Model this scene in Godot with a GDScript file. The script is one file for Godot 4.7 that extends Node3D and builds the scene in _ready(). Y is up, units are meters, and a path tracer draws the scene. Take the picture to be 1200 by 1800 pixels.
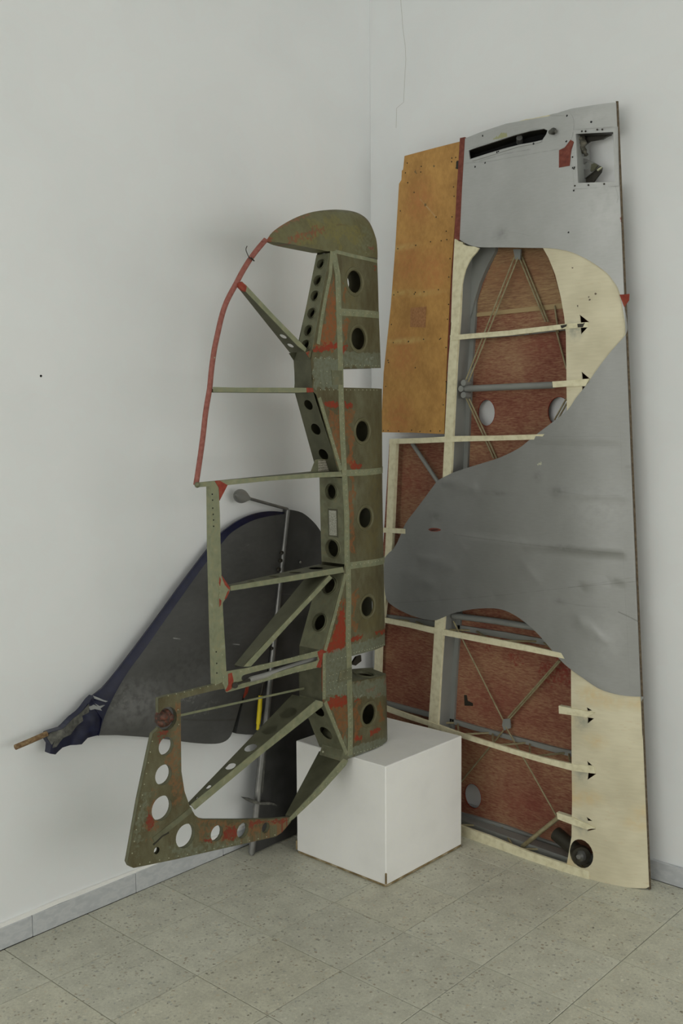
extends Node3D
# A corner of a white museum room: a green rudder frame on a plinth, a silver wing panel with cut-away covering, a grey fabric fin.
# Units are metres. The corner of the room is at x = 0.023, z = -2.084; the left wall runs along z, the right wall along x.

const WALL_X := 0.023
const WALL_Z := -2.084
const ROOM_X := 6.6
const ROOM_Z := 5.6
const ROOM_H := 4.3
var mat := {}
var rng := RandomNumberGenerator.new()
var noise := FastNoiseLite.new()
var fine := FastNoiseLite.new()

func _ready():
	rng.seed = 7
	noise.seed = 3
	noise.frequency = 1.0
	noise.fractal_octaves = 3
	fine.seed = 11
	fine.frequency = 1.0
	fine.fractal_octaves = 2
	var cam := Camera3D.new()
	cam.name = "camera"
	cam.position = Vector3(2.8222, 1.6258, 1.2109)
	cam.basis = Basis(Vector3.UP, 0.734421525) * Basis(Vector3.RIGHT, -0.0900853805) * Basis(Vector3.BACK, -0.00692646706)
	cam.fov = 53.9639
	cam.near = 0.05
	cam.current = true
	add_child(cam)
	var we := WorldEnvironment.new()
	we.name = "world_environment"
	var env := Environment.new()
	var sky := Sky.new()
	var sm := ProceduralSkyMaterial.new()
	sm.sky_top_color = Color(0.62, 0.68, 0.74)
	sm.sky_horizon_color = Color(0.8, 0.82, 0.82)
	sm.ground_horizon_color = Color(0.6, 0.6, 0.56)
	sm.ground_bottom_color = Color(0.4, 0.4, 0.36)
	sky.sky_material = sm
	env.sky = sky
	env.background_mode = Environment.BG_SKY
	env.ambient_light_source = Environment.AMBIENT_SOURCE_DISABLED
	env.tonemap_mode = Environment.TONE_MAPPER_LINEAR
	env.tonemap_exposure = 1.0
	env.sdfgi_enabled = true
	env.ssao_enabled = true
	env.ssil_enabled = true
	we.environment = env
	add_child(we)
	window_light("daylight_front", Vector3(2.2, 1.8, ROOM_Z - 0.06), 0.0, Vector2(4.2, 2.2), 6.2)
	window_light("daylight_side", Vector3(ROOM_X - 0.06, 1.8, 0.1), PI / 2, Vector2(4.2, 2.2), 5.2)

	make_materials()
	build_room()
	build_plinth()
	build_fin()
	build_wing()
	build_rudder()

# ---------------------------------------------------------------- helpers

func window_light(called: String, at: Vector3, turn: float, size: Vector2, energy: float):
	var l := AreaLight3D.new()
	l.name = called
	l.area_size = size
	l.position = at
	l.rotation.y = turn
	l.light_color = Color(1.0, 0.992, 0.991)
	l.light_energy = energy
	l.area_range = 14.0
	l.area_attenuation = 2.0
	l.shadow_enabled = true
	add_child(l)

func P(a: Array) -> PackedVector2Array:
	var r := PackedVector2Array()
	for i in range(0, a.size(), 2):
		r.append(Vector2(a[i], a[i + 1]))
	return r

func soft(p: PackedVector2Array, closed := true, n := 4) -> PackedVector2Array:   # a smooth curve through the points
	var r := PackedVector2Array()
	var c := p.size()
	var last := c if closed else c - 1
	for i in last:
		var a = p[(i - 1 + c) % c] if closed or i > 0 else p[0]
		var b := p[i]
		var d = p[(i + 1) % c]
		var e := p[(i + 2) % c] if closed or i + 2 < c else p[c - 1]
		for k in n:
			r.append(b.cubic_interpolate(d, a, e, float(k) / n))
	if not closed:
		r.append(p[c - 1])
	return r

func circle(c: Vector2, rx: float, ry := -1.0, n := 20, turn := 0.0) -> PackedVector2Array:
	var r := PackedVector2Array()
	if ry < 0.0:
		ry = rx
	for k in n:
		r.append(c + Vector2(cos(TAU * k / n) * rx, sin(TAU * k / n) * ry).rotated(turn))
	return r

func strip(line: PackedVector2Array, width: float) -> PackedVector2Array:   # a band along a line
	var left := PackedVector2Array()
	var right := PackedVector2Array()
	for i in line.size():
		var d = (line[mini(i + 1, line.size() - 1)] - line[maxi(i - 1, 0)]).normalized()
		left.append(line[i] + d.orthogonal() * width / 2)
		right.append(line[i] - d.orthogonal() * width / 2)
	right.reverse()
	left.append_array(right)
	return left

func rect(a: Vector2, b: Vector2) -> PackedVector2Array:
	return PackedVector2Array([a, Vector2(b.x, a.y), b, Vector2(a.x, b.y)])

class Shape:
	var v := PackedVector3Array()
	var n := PackedVector3Array()
	var t := PackedVector2Array()
	func tri(a: Vector3, b: Vector3, c: Vector3, na: Vector3, nb: Vector3, nc: Vector3, ta := Vector2.ZERO, tb := Vector2.ZERO, tc := Vector2.ZERO):
		if (b - a).cross(c - a).dot(na + nb + nc) > 0.0:
			v.append_array([a, c, b])
			n.append_array([na, nc, nb])
			t.append_array([ta, tc, tb])
		else:
			v.append_array([a, b, c])
			n.append_array([na, nb, nc])
			t.append_array([ta, tb, tc])
	func quad(a: Vector3, b: Vector3, c: Vector3, d: Vector3, toward: Vector3):
		tri(a, b, c, toward, toward, toward)
		tri(a, c, d, toward, toward, toward)
	func mesh() -> ArrayMesh:
		var m := ArrayMesh.new()
		var arr := []
		arr.resize(Mesh.ARRAY_MAX)
		arr[Mesh.ARRAY_VERTEX] = v
		arr[Mesh.ARRAY_NORMAL] = n
		arr[Mesh.ARRAY_TEX_UV] = t
		m.add_surface_from_arrays(Mesh.PRIMITIVE_TRIANGLES, arr)
		return m

# A plate: the outline (with holes) in surface coordinates u, v, from w0 (back) to w1 (front), laid on the surface f(u, v, w).
func plate(outline: PackedVector2Array, holes: Array, w0: float, w1: float, f: Callable, step := 9.0, into: Shape = null) -> Shape:
	var s = into if into else Shape.new()
	var box := Rect2(outline[0], Vector2.ZERO)
	for p in outline:
		box = box.expand(p)
	var xs := [box.position.x - 0.001]
	var ys := [box.position.y - 0.001]
	while xs[-1] < box.end.x:
		xs.append(minf(xs[-1] + step, box.end.x + 0.001))
	while ys[-1] < box.end.y:
		ys.append(minf(ys[-1] + step, box.end.y + 0.001))
	for h in holes:
		var m := Vector2.ZERO
		for p in h:
			m += p / h.size()
		if m.y > ys[0] and m.y < ys[-1]:
			ys.append(m.y)
	ys.sort()
	for j in ys.size() - 1:
		if ys[j + 1] - ys[j] < 0.0004:
			continue
		for i in xs.size() - 1:
			var cell := PackedVector2Array([Vector2(xs[i], ys[j]), Vector2(xs[i + 1], ys[j]), Vector2(xs[i + 1], ys[j + 1]), Vector2(xs[i], ys[j + 1])])
			var pieces = Geometry2D.intersect_polygons(outline, cell)
			for h in holes:
				var next := []
				for pc in pieces:
					next.append_array(Geometry2D.clip_polygons(pc, h))
				pieces = next
			for pc in pieces:
				if pc.size() < 3:
					continue
				var ids := Geometry2D.triangulate_polygon(pc)
				var front := []
				var back := []
				var up := []
				for p in pc:
					front.append(f.call(p.x, p.y, w1))
					back.append(f.call(p.x, p.y, w0))
					up.append(normal_at(f, p.x, p.y, w1))
				for k in range(0, ids.size(), 3):
					var a = ids[k]
					var b := ids[k + 1]
					var c := ids[k + 2]
					var ta := Vector2(pc[a].x, -pc[a].y)
					var tb := Vector2(pc[b].x, -pc[b].y)
					var tc := Vector2(pc[c].x, -pc[c].y)
					s.tri(front[a], front[b], front[c], up[a], up[b], up[c], ta, tb, tc)
					if w0 != w1:
						s.tri(back[a], back[b], back[c], -up[a], -up[b], -up[c], ta, tb, tc)
	if w0 != w1:
		edge_walls(outline, w0, w1, f, step, s, false)
		for h in holes:
			edge_walls(h, w0, w1, f, step, s, true)
	return s

func normal_at(f: Callable, u: float, v: float, w: float) -> Vector3:
	var e := 0.0015
	var n: Vector3 = (f.call(u + e, v, w) - f.call(u - e, v, w)).cross(f.call(u, v + e, w) - f.call(u, v - e, w))
	n = n.normalized()
	return n if n.dot(f.call(u, v, w + e) - f.call(u, v, w)) > 0.0 else -n

func edge_walls(loop: PackedVector2Array, w0: float, w1: float, f: Callable, step: float, s: Shape, inward: bool):
	var turn := -1.0 if Geometry2D.is_polygon_clockwise(loop) else 1.0
	if inward:
		turn = -turn
	for i in loop.size():
		var a = loop[i]
		var b := loop[(i + 1) % loop.size()]
		if a.distance_to(b) < 0.00005:
			continue
		var out := (b - a).normalized().orthogonal() * turn
		var n := maxi(1, ceili(a.distance_to(b) / step))
		for k in n:
			var p = a.lerp(b, float(k) / n)
			var q := a.lerp(b, float(k + 1) / n)
			var o := out * 0.001
			var away: Vector3 = (f.call(p.x + o.x, p.y + o.y, w1) - f.call(p.x, p.y, w1)).normalized()
			var tp := Vector2(p.x, -p.y)
			var tq := Vector2(q.x, -q.y)
			var A: Vector3 = f.call(p.x, p.y, w0)
			var B: Vector3 = f.call(q.x, q.y, w0)
			var C: Vector3 = f.call(q.x, q.y, w1)
			var D: Vector3 = f.call(p.x, p.y, w1)
			s.tri(A, B, C, away, away, away, tp, tq, tq)
			s.tri(A, C, D, away, away, away, tp, tq, tp)

func tube(pts: Array, radii, sides := 12, flat := 1.0, flat_axis := Vector3.RIGHT) -> Shape:   # a round bar along the points, closed at its ends; radii one number or one per point
	var s = Shape.new()
	var rings := []
	var norms := []
	for i in pts.size():
		var d: Vector3 = (pts[mini(i + 1, pts.size() - 1)] - pts[maxi(i - 1, 0)]).normalized()
		var x := d.cross(flat_axis)
		if x.length() < 0.1:
			x = d.cross(Vector3.UP if absf(d.y) < 0.9 else Vector3.BACK)
		x = x.normalized()
		var y := d.cross(x).normalized()
		var r: float = radii[i] if radii is Array else radii
		var ring := []
		var nr := []
		for k in sides:
			var o := x * cos(TAU * k / sides) + y * sin(TAU * k / sides) * flat
			ring.append(pts[i] + o * r)
			nr.append((x * cos(TAU * k / sides) * flat + y * sin(TAU * k / sides)).normalized())
		rings.append(ring)
		norms.append(nr)
	for i in pts.size() - 1:
		for k in sides:
			var l := (k + 1) % sides
			var u := Vector2(float(k) / sides * 0.1, i * 0.1)
			s.tri(rings[i][k], rings[i][l], rings[i + 1][l], norms[i][k], norms[i][l], norms[i + 1][l], u, u, u)
			s.tri(rings[i][k], rings[i + 1][l], rings[i + 1][k], norms[i][k], norms[i + 1][l], norms[i + 1][k], u, u, u)
	for e in [0, pts.size() - 1]:
		var d: Vector3 = (pts[0] - pts[1]) if e == 0 else (pts[-1] - pts[-2])
		d = d.normalized()
		for k in range(1, sides - 1):
			s.tri(rings[e][0], rings[e][k], rings[e][k + 1], d, d, d)
	return s

func curve3(pts: Array, n := 6) -> Array:
	var r := []
	var c := pts.size()
	for i in c - 1:
		for k in n:
			r.append((pts[i] as Vector3).cubic_interpolate(pts[i + 1], pts[maxi(i - 1, 0)], pts[mini(i + 2, c - 1)], float(k) / n))
	r.append(pts[-1])
	return r

func ring(c: Vector2, r_in: float, r_out: float, h: float, f: Callable, ry := 1.0) -> Shape:   # the rolled lip round a lightening hole
	var s = Shape.new()
	var n := 20
	var prof := [[r_out, 0.0], [r_out * 0.93 + r_in * 0.07, h * 0.7], [(r_in + r_out) / 2, h], [r_in * 0.9 + r_out * 0.1, h * 0.3], [r_in, -h * 2.0]]
	for k in n:
		for j in prof.size() - 1:
			var q := []
			for e in [[k, j], [k + 1, j], [k + 1, j + 1], [k, j + 1]]:
				var a = TAU * e[0] / n
				q.append(f.call(c.x + cos(a) * prof[e[1]][0], c.y + sin(a) * prof[e[1]][0] * ry, prof[e[1]][1]))
			var out: Vector3 = (q[1] - q[0]).cross(q[3] - q[0]).normalized()
			var up: Vector3 = f.call(c.x, c.y, 0.01) - f.call(c.x, c.y, 0.0)
			if out.dot(up) < 0.0:
				out = -out
			s.quad(q[0], q[1], q[2], q[3], out)
	return s

func block(c: Vector3, size: Vector3, bevel := 0.003, b := Basis.IDENTITY, into: Shape = null) -> Shape:   # a box with chamfered edges
	var s = into if into else Shape.new()
	var h := size / 2
	var bv := minf(bevel, minf(h.x, minf(h.y, h.z)) * 0.9)
	for axis in 3:
		for sg in [-1.0, 1.0]:
			var n := Vector3.ZERO
			n[axis] = sg
			var q := []
			for e in [[-1, -1], [1, -1], [1, 1], [-1, 1]]:
				var p = Vector3.ZERO
				p[axis] = sg * h[axis]
				p[(axis + 1) % 3] = e[0] * (h[(axis + 1) % 3] - bv)
				p[(axis + 2) % 3] = e[1] * (h[(axis + 2) % 3] - bv)
				q.append(c + b * p)
			s.quad(q[0], q[1], q[2], q[3], b * n)
	for axis in 3:
		for s1 in [-1.0, 1.0]:
			for s2 in [-1.0, 1.0]:
				var a1 := (axis + 1) % 3
				var a2 := (axis + 2) % 3
				var q := []
				for e in [[-1, 0], [1, 0], [1, 1], [-1, 1]]:
					var p = Vector3.ZERO
					p[axis] = e[0] * (h[axis] - bv)
					p[a1] = s1 * (h[a1] - (bv if e[1] else 0.0))
					p[a2] = s2 * (h[a2] - (0.0 if e[1] else bv))
					q.append(c + b * p)
				var n := Vector3.ZERO
				n[a1] = s1
				n[a2] = s2
				s.quad(q[0], q[1], q[2], q[3], b * n.normalized())
	for sx in [-1.0, 1.0]:
		for sy in [-1.0, 1.0]:
			for sz in [-1.0, 1.0]:
				var n := (b * Vector3(sx, sy, sz)).normalized()
				s.tri(c + b * Vector3(sx * h.x, sy * (h.y - bv), sz * (h.z - bv)), c + b * Vector3(sx * (h.x - bv), sy * h.y, sz * (h.z - bv)), c + b * Vector3(sx * (h.x - bv), sy * (h.y - bv), sz * h.z), n, n, n)
	return s

func bar(a: Vector3, b: Vector3, wide: float, thick: float, up := Vector3.RIGHT, into: Shape = null) -> Shape:   # a flat bar from a to b; its thin side faces up
	var y := (b - a).normalized()
	var z = (up - y * up.dot(y)).normalized()
	return block((a + b) / 2, Vector3(wide, a.distance_to(b), thick), minf(wide, thick) * 0.2, Basis(y.cross(z), y, z), into)

func ball(c: Vector3, r: float, into: Shape = null, sides := 8) -> Shape:
	var s = into if into else Shape.new()
	var rows := maxi(3, sides / 2)
	for j in rows:
		for k in sides:
			var q := []
			for e in [[j, k], [j, k + 1], [j + 1, k + 1], [j + 1, k]]:
				var th: float = PI * e[0] / rows
				var ph: float = TAU * e[1] / sides
				q.append(Vector3(sin(th) * cos(ph), cos(th), sin(th) * sin(ph)))
			s.tri(c + q[0] * r, c + q[1] * r, c + q[2] * r, q[0], q[1], q[2])
			s.tri(c + q[0] * r, c + q[2] * r, c + q[3] * r, q[0], q[2], q[3])
	return s

func thing(called: String, label: String, category: String, at: Vector3) -> Node3D:
	var o := Node3D.new()
	o.name = called
	o.position = at
	o.set_meta("label", label)
	o.set_meta("category", category)
	add_child(o, true)
	return o

func part(called: String, s, m: Material, parent: Node, label := "", stuff := false) -> MeshInstance3D:
	var o := MeshInstance3D.new()
	o.name = called
	o.mesh = s.mesh() if s is Shape else s
	o.material_override = m
	if parent != self and parent.get_parent() == self and parent is Node3D and not parent is MeshInstance3D:
		o.position = -parent.position
	if label:
		o.set_meta("label", label)
	if stuff:
		o.set_meta("kind", "stuff")
	parent.add_child(o, true)
	return o

func struct(called: String, s, m: Material, label := "") -> MeshInstance3D:
	var o := part(called, s, m, self, label)
	o.set_meta("kind", "structure")
	return o

# ---------------------------------------------------------------- colours and textures

func seen(r: float, g: float, b: float, k := 0.62) -> Color:   # the base colour of a surface that looks r, g, b in this even light
	return Color(minf(pow(r / 255.0, 2.2) / k, 0.95), minf(pow(g / 255.0, 2.2) / k, 0.95), minf(pow(b / 255.0, 2.2) / k, 0.95)).linear_to_srgb()

class Canvas:
	var w: int
	var h: int
	var at: Vector2      # the corner with the least u and the greatest v
	var ppm: float
	var px: PackedByteArray
	var noise: FastNoiseLite
	func _init(u0: float, v0: float, u1: float, v1: float, k: float, nz: FastNoiseLite):
		ppm = k
		at = Vector2(u0, v1)
		w = int((u1 - u0) * k)
		h = int((v1 - v0) * k)
		px.resize(w * h * 3)
		noise = nz
	func base(f: Callable):
		var i := 0
		for y in h:
			for x in w:
				var c: Color = f.call(at.x + x / ppm, at.y - y / ppm)
				px[i] = int(clampf(c.r, 0, 1) * 255)
				px[i + 1] = int(clampf(c.g, 0, 1) * 255)
				px[i + 2] = int(clampf(c.b, 0, 1) * 255)
				i += 3
	func mix(x: int, y: int, c: Color, a: float):
		var i := (y * w + x) * 3
		px[i] = int(lerpf(px[i], c.r * 255, a))
		px[i + 1] = int(lerpf(px[i + 1], c.g * 255, a))
		px[i + 2] = int(lerpf(px[i + 2], c.b * 255, a))
	func patch(poly: PackedVector2Array, c: Color, alpha := 1.0, wobble := 0.006, grain := 0.0, freq := 45.0):   # a stain with a ragged edge
		var b := Rect2(poly[0], Vector2.ZERO)
		for p in poly:
			b = b.expand(p)
		b = b.grow(wobble * 1.5)
		for y in range(maxi(0, int((at.y - b.end.y) * ppm)), mini(h, int((at.y - b.position.y) * ppm) + 1)):
			for x in range(maxi(0, int((b.position.x - at.x) * ppm)), mini(w, int((b.end.x - at.x) * ppm) + 1)):
				var q := Vector2(at.x + x / ppm, at.y - y / ppm)
				var d = Vector2(noise.get_noise_2d(q.x * freq, q.y * freq), noise.get_noise_2d(q.x * freq + 91.0, q.y * freq + 17.0)) * wobble * 2.0
				if Geometry2D.is_point_in_polygon(q + d, poly):
					var a = alpha
					if grain > 0.0:
						a *= clampf(1.0 - grain * (0.5 + 1.6 * noise.get_noise_2d(q.x * 60.0, q.y * 60.0)), 0.0, 1.0)
					mix(x, y, c, a)
	func cloud(c: Vector2, rx: float, ry: float, col: Color, alpha := 0.5):   # a soft stain; on the fin also painted sheen
		for y in range(maxi(0, int((at.y - c.y - ry) * ppm)), mini(h, int((at.y - c.y + ry) * ppm) + 1)):
			for x in range(maxi(0, int((c.x - rx - at.x) * ppm)), mini(w, int((c.x + rx - at.x) * ppm) + 1)):
				var q := Vector2(at.x + x / ppm, at.y - y / ppm)
				var d = Vector2((q.x - c.x) / rx, (q.y - c.y) / ry).length()
				var a = clampf(1.0 - d, 0.0, 1.0)
				a = a * a * (3 - 2 * a) * clampf(0.75 + 0.9 * noise.get_noise_2d(q.x * 30, q.y * 30), 0.0, 1.0)
				if a > 0.01:
					mix(x, y, col, a * alpha)
	func line(pts: PackedVector2Array, wide: float, c: Color, alpha := 1.0):
		for i in pts.size() - 1:
			var n := int(pts[i].distance_to(pts[i + 1]) * ppm) + 1
			for k in n:
				var q := pts[i].lerp(pts[i + 1], float(k) / n)
				var r := wide * ppm / 2
				var a = alpha * clampf(0.75 + noise.get_noise_2d(q.x * 25, q.y * 25), 0.0, 1.0)
				var cx := (q.x - at.x) * ppm
				var cy := (at.y - q.y) * ppm
				for y in range(maxi(0, int(cy - r - 1.0)), mini(h, int(cy + r + 1.0) + 1)):
					for x in range(maxi(0, int(cx - r - 1.0)), mini(w, int(cx + r + 1.0) + 1)):
						var cover := clampf(r + 0.5 - Vector2(x - cx, y - cy).length(), 0.0, 1.0)
						if cover > 0.0:
							mix(x, y, c, a * cover * 0.5)
	func image() -> Image:
		return Image.create_from_data(w, h, false, Image.FORMAT_RGB8, px)
	func material(rough: float, metal := 0.0, repeat := false) -> StandardMaterial3D:
		var m := StandardMaterial3D.new()
		var im := image()
		im.generate_mipmaps()
		m.albedo_texture = ImageTexture.create_from_image(im)
		m.roughness = rough
		m.metallic = metal
		m.uv1_scale = Vector3(ppm / w, ppm / h, 1)
		m.uv1_offset = Vector3(-at.x * ppm / w, at.y * ppm / h, 0)
		m.texture_repeat = repeat
		return m

func plain(c: Color, rough: float, metal := 0.0) -> StandardMaterial3D:
	var m := StandardMaterial3D.new()
	m.albedo_color = c
	m.roughness = rough
	m.metallic = metal
	return m

func mottled(ramp: Array, freq: float, rough: float, metal := 0.0, size := Vector3.ONE, bump := 0.0, oct := 4) -> StandardMaterial3D:   # world-space noise between the colours of the ramp
	var m := StandardMaterial3D.new()
	var n := FastNoiseLite.new()
	n.seed = int(freq * 1000) % 97
	n.frequency = freq
	n.fractal_octaves = oct
	var g := Gradient.new()
	g.offsets = PackedFloat32Array()
	g.colors = PackedColorArray()
	for i in ramp.size():
		g.add_point(ramp[i][0], ramp[i][1])
	while g.get_point_count() > ramp.size():
		g.remove_point(0)
	var t := NoiseTexture2D.new()
	t.width = 512
	t.height = 512
	t.seamless = true
	t.noise = n
	t.color_ramp = g
	m.albedo_texture = t
	m.uv1_triplanar = true
	m.uv1_world_triplanar = true
	m.uv1_scale = size
	m.roughness = rough
	m.metallic = metal
	if bump > 0.0:
		var b := NoiseTexture2D.new()
		b.width = 512
		b.height = 512
		b.seamless = true
		b.as_normal_map = true
		b.bump_strength = bump
		b.noise = n
		m.normal_enabled = true
		m.normal_texture = b
	return m

func make_materials():
	var wall := seen(188, 190, 190)
	mat.wall = mottled([[0.0, wall * 0.985], [0.5, wall], [1.0, (wall * 1.012)]], 0.006, 0.9, 0.0, Vector3.ONE * 0.5, 1.2, 5)
	mat.plinth = mottled([[0.0, seen(193, 193, 190)], [0.35, seen(196, 196, 193)], [1.0, seen(198, 198, 195)]], 0.008, 0.75, 0.0, Vector3.ONE * 1.3, 1.0)
	mat.plinth_edge = mottled([[0.0, seen(74, 62, 42)], [0.5, seen(112, 98, 70)], [1.0, seen(150, 144, 126)]], 0.012, 0.8, 0.0, Vector3.ONE * 3)
	mat.marble = mottled([[0.0, seen(146, 149, 151)], [0.42, seen(152, 155, 157)], [0.55, seen(159, 161, 162)], [1.0, seen(149, 152, 154)]], 0.012, 0.4, 0.0, Vector3(2.5, 5, 2.5))
	mat.grout = plain(seen(74, 72, 64), 0.9)
	mat.green = mottled([[0.0, seen(76, 75, 58)], [0.45, seen(84, 84, 66)], [0.6, seen(88, 90, 72)], [1.0, seen(98, 92, 70)]], 0.02, 0.6, 0.25, Vector3.ONE * 2, 0.5)
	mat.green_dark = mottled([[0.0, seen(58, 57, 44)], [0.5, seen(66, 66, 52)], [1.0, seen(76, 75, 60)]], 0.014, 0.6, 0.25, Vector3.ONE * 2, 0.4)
	mat.green_pale = mottled([[0.0, seen(94, 96, 74)], [0.45, seen(104, 107, 86)], [0.65, seen(108, 108, 84)], [1.0, seen(118, 122, 104)]], 0.025, 0.6, 0.2, Vector3.ONE * 2, 0.5)
	mat.skin_rim = mottled([[0.0, seen(70, 66, 46)], [0.5, seen(80, 77, 56)], [1.0, seen(88, 86, 66)]], 0.012, 0.6, 0.2, Vector3.ONE * 2)
	mat.dark_fitting = mottled([[0.0, seen(40, 40, 36)], [0.5, seen(72, 70, 62)], [1.0, seen(110, 106, 92)]], 0.03, 0.5, 0.4, Vector3.ONE * 4)
	mat.primer_dark = mottled([[0.0, seen(70, 40, 32)], [0.5, seen(84, 50, 40)], [1.0, seen(96, 64, 52)]], 0.02, 0.8, 0.0, Vector3.ONE * 3)
	mat.red_tube = mottled([[0.0, seen(96, 54, 46)], [0.5, seen(112, 66, 58)], [1.0, seen(124, 84, 75)]], 0.03, 0.65, 0.0, Vector3.ONE * 4)
	mat.primer = mottled([[0.0, seen(95, 36, 24)], [0.6, seen(114, 44, 29)], [1.0, seen(102, 71, 51)]], 0.02, 0.7, 0.0, Vector3.ONE * 4)
	mat.rivet = plain(seen(134, 134, 114), 0.45, 0.3)
	mat.steel = mottled([[0.0, seen(84, 84, 82)], [0.5, seen(100, 100, 98)], [1.0, seen(120, 120, 116)]], 0.012, 0.4, 0.6, Vector3(2, 2, 2))
	mat.dark_metal = plain(seen(44, 42, 36), 0.5, 0.4)
	mat.black = plain(Color(0.03, 0.03, 0.03), 0.9)
	mat.rust = mottled([[0.0, seen(62, 44, 30)], [0.5, seen(98, 78, 54)], [1.0, seen(130, 116, 88)]], 0.03, 0.8, 0.0, Vector3.ONE * 4)
	mat.cream = mottled([[0.0, seen(164, 158, 130)], [0.5, seen(180, 175, 148)], [1.0, seen(187, 183, 158)]], 0.02, 0.7, 0.0, Vector3(3, 3, 3), 0.3)
	mat.grey_paint = mottled([[0.0, seen(98, 99, 96)], [0.5, seen(110, 112, 109)], [1.0, seen(118, 120, 116)]], 0.006, 0.5, 0.1, Vector3.ONE)
	mat.brace = mottled([[0.0, seen(98, 88, 62)], [0.5, seen(122, 114, 88)], [1.0, seen(132, 130, 108)]], 0.02, 0.6, 0.2, Vector3.ONE * 3)
	mat.red_tape = mottled([[0.0, seen(78, 42, 34)], [0.5, seen(94, 49, 40)], [1.0, seen(105, 63, 51)]], 0.02, 0.8, 0.0, Vector3.ONE * 4)
	mat.blue = mottled([[0.0, seen(13, 15, 33)], [0.6, seen(16, 19, 42)], [1.0, seen(24, 28, 52)]], 0.014, 0.4, 0.0, Vector3.ONE * 3)
	mat.fin = mottled([[0.0, seen(52, 52, 50)], [0.5, seen(64, 64, 63)], [1.0, seen(73, 73, 72)]], 0.008, 0.55, 0.15, Vector3.ONE * 1.5, 0.5)
	mat.fin_dark = mottled([[0.0, seen(44, 44, 43)], [0.5, seen(55, 55, 54)], [1.0, seen(62, 62, 61)]], 0.008, 0.55, 0.15, Vector3.ONE * 1.5)
	mat.torn = mottled([[0.0, seen(53, 53, 50)], [0.5, seen(78, 78, 74)], [1.0, seen(102, 101, 93)]], 0.03, 0.7, 0.2, Vector3.ONE * 3)
	mat.yellow = plain(seen(176, 158, 20), 0.5)
	mat.glow = plain(Color(0.9, 0.9, 0.88), 0.8)
	mat.glow.emission_enabled = true
	mat.glow.emission = Color(1, 0.995, 0.95)
	mat.glow.emission_energy_multiplier = 0.8
	mat.frame = plain(Color(0.75, 0.75, 0.72), 0.5)

# ---------------------------------------------------------------- the room

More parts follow.
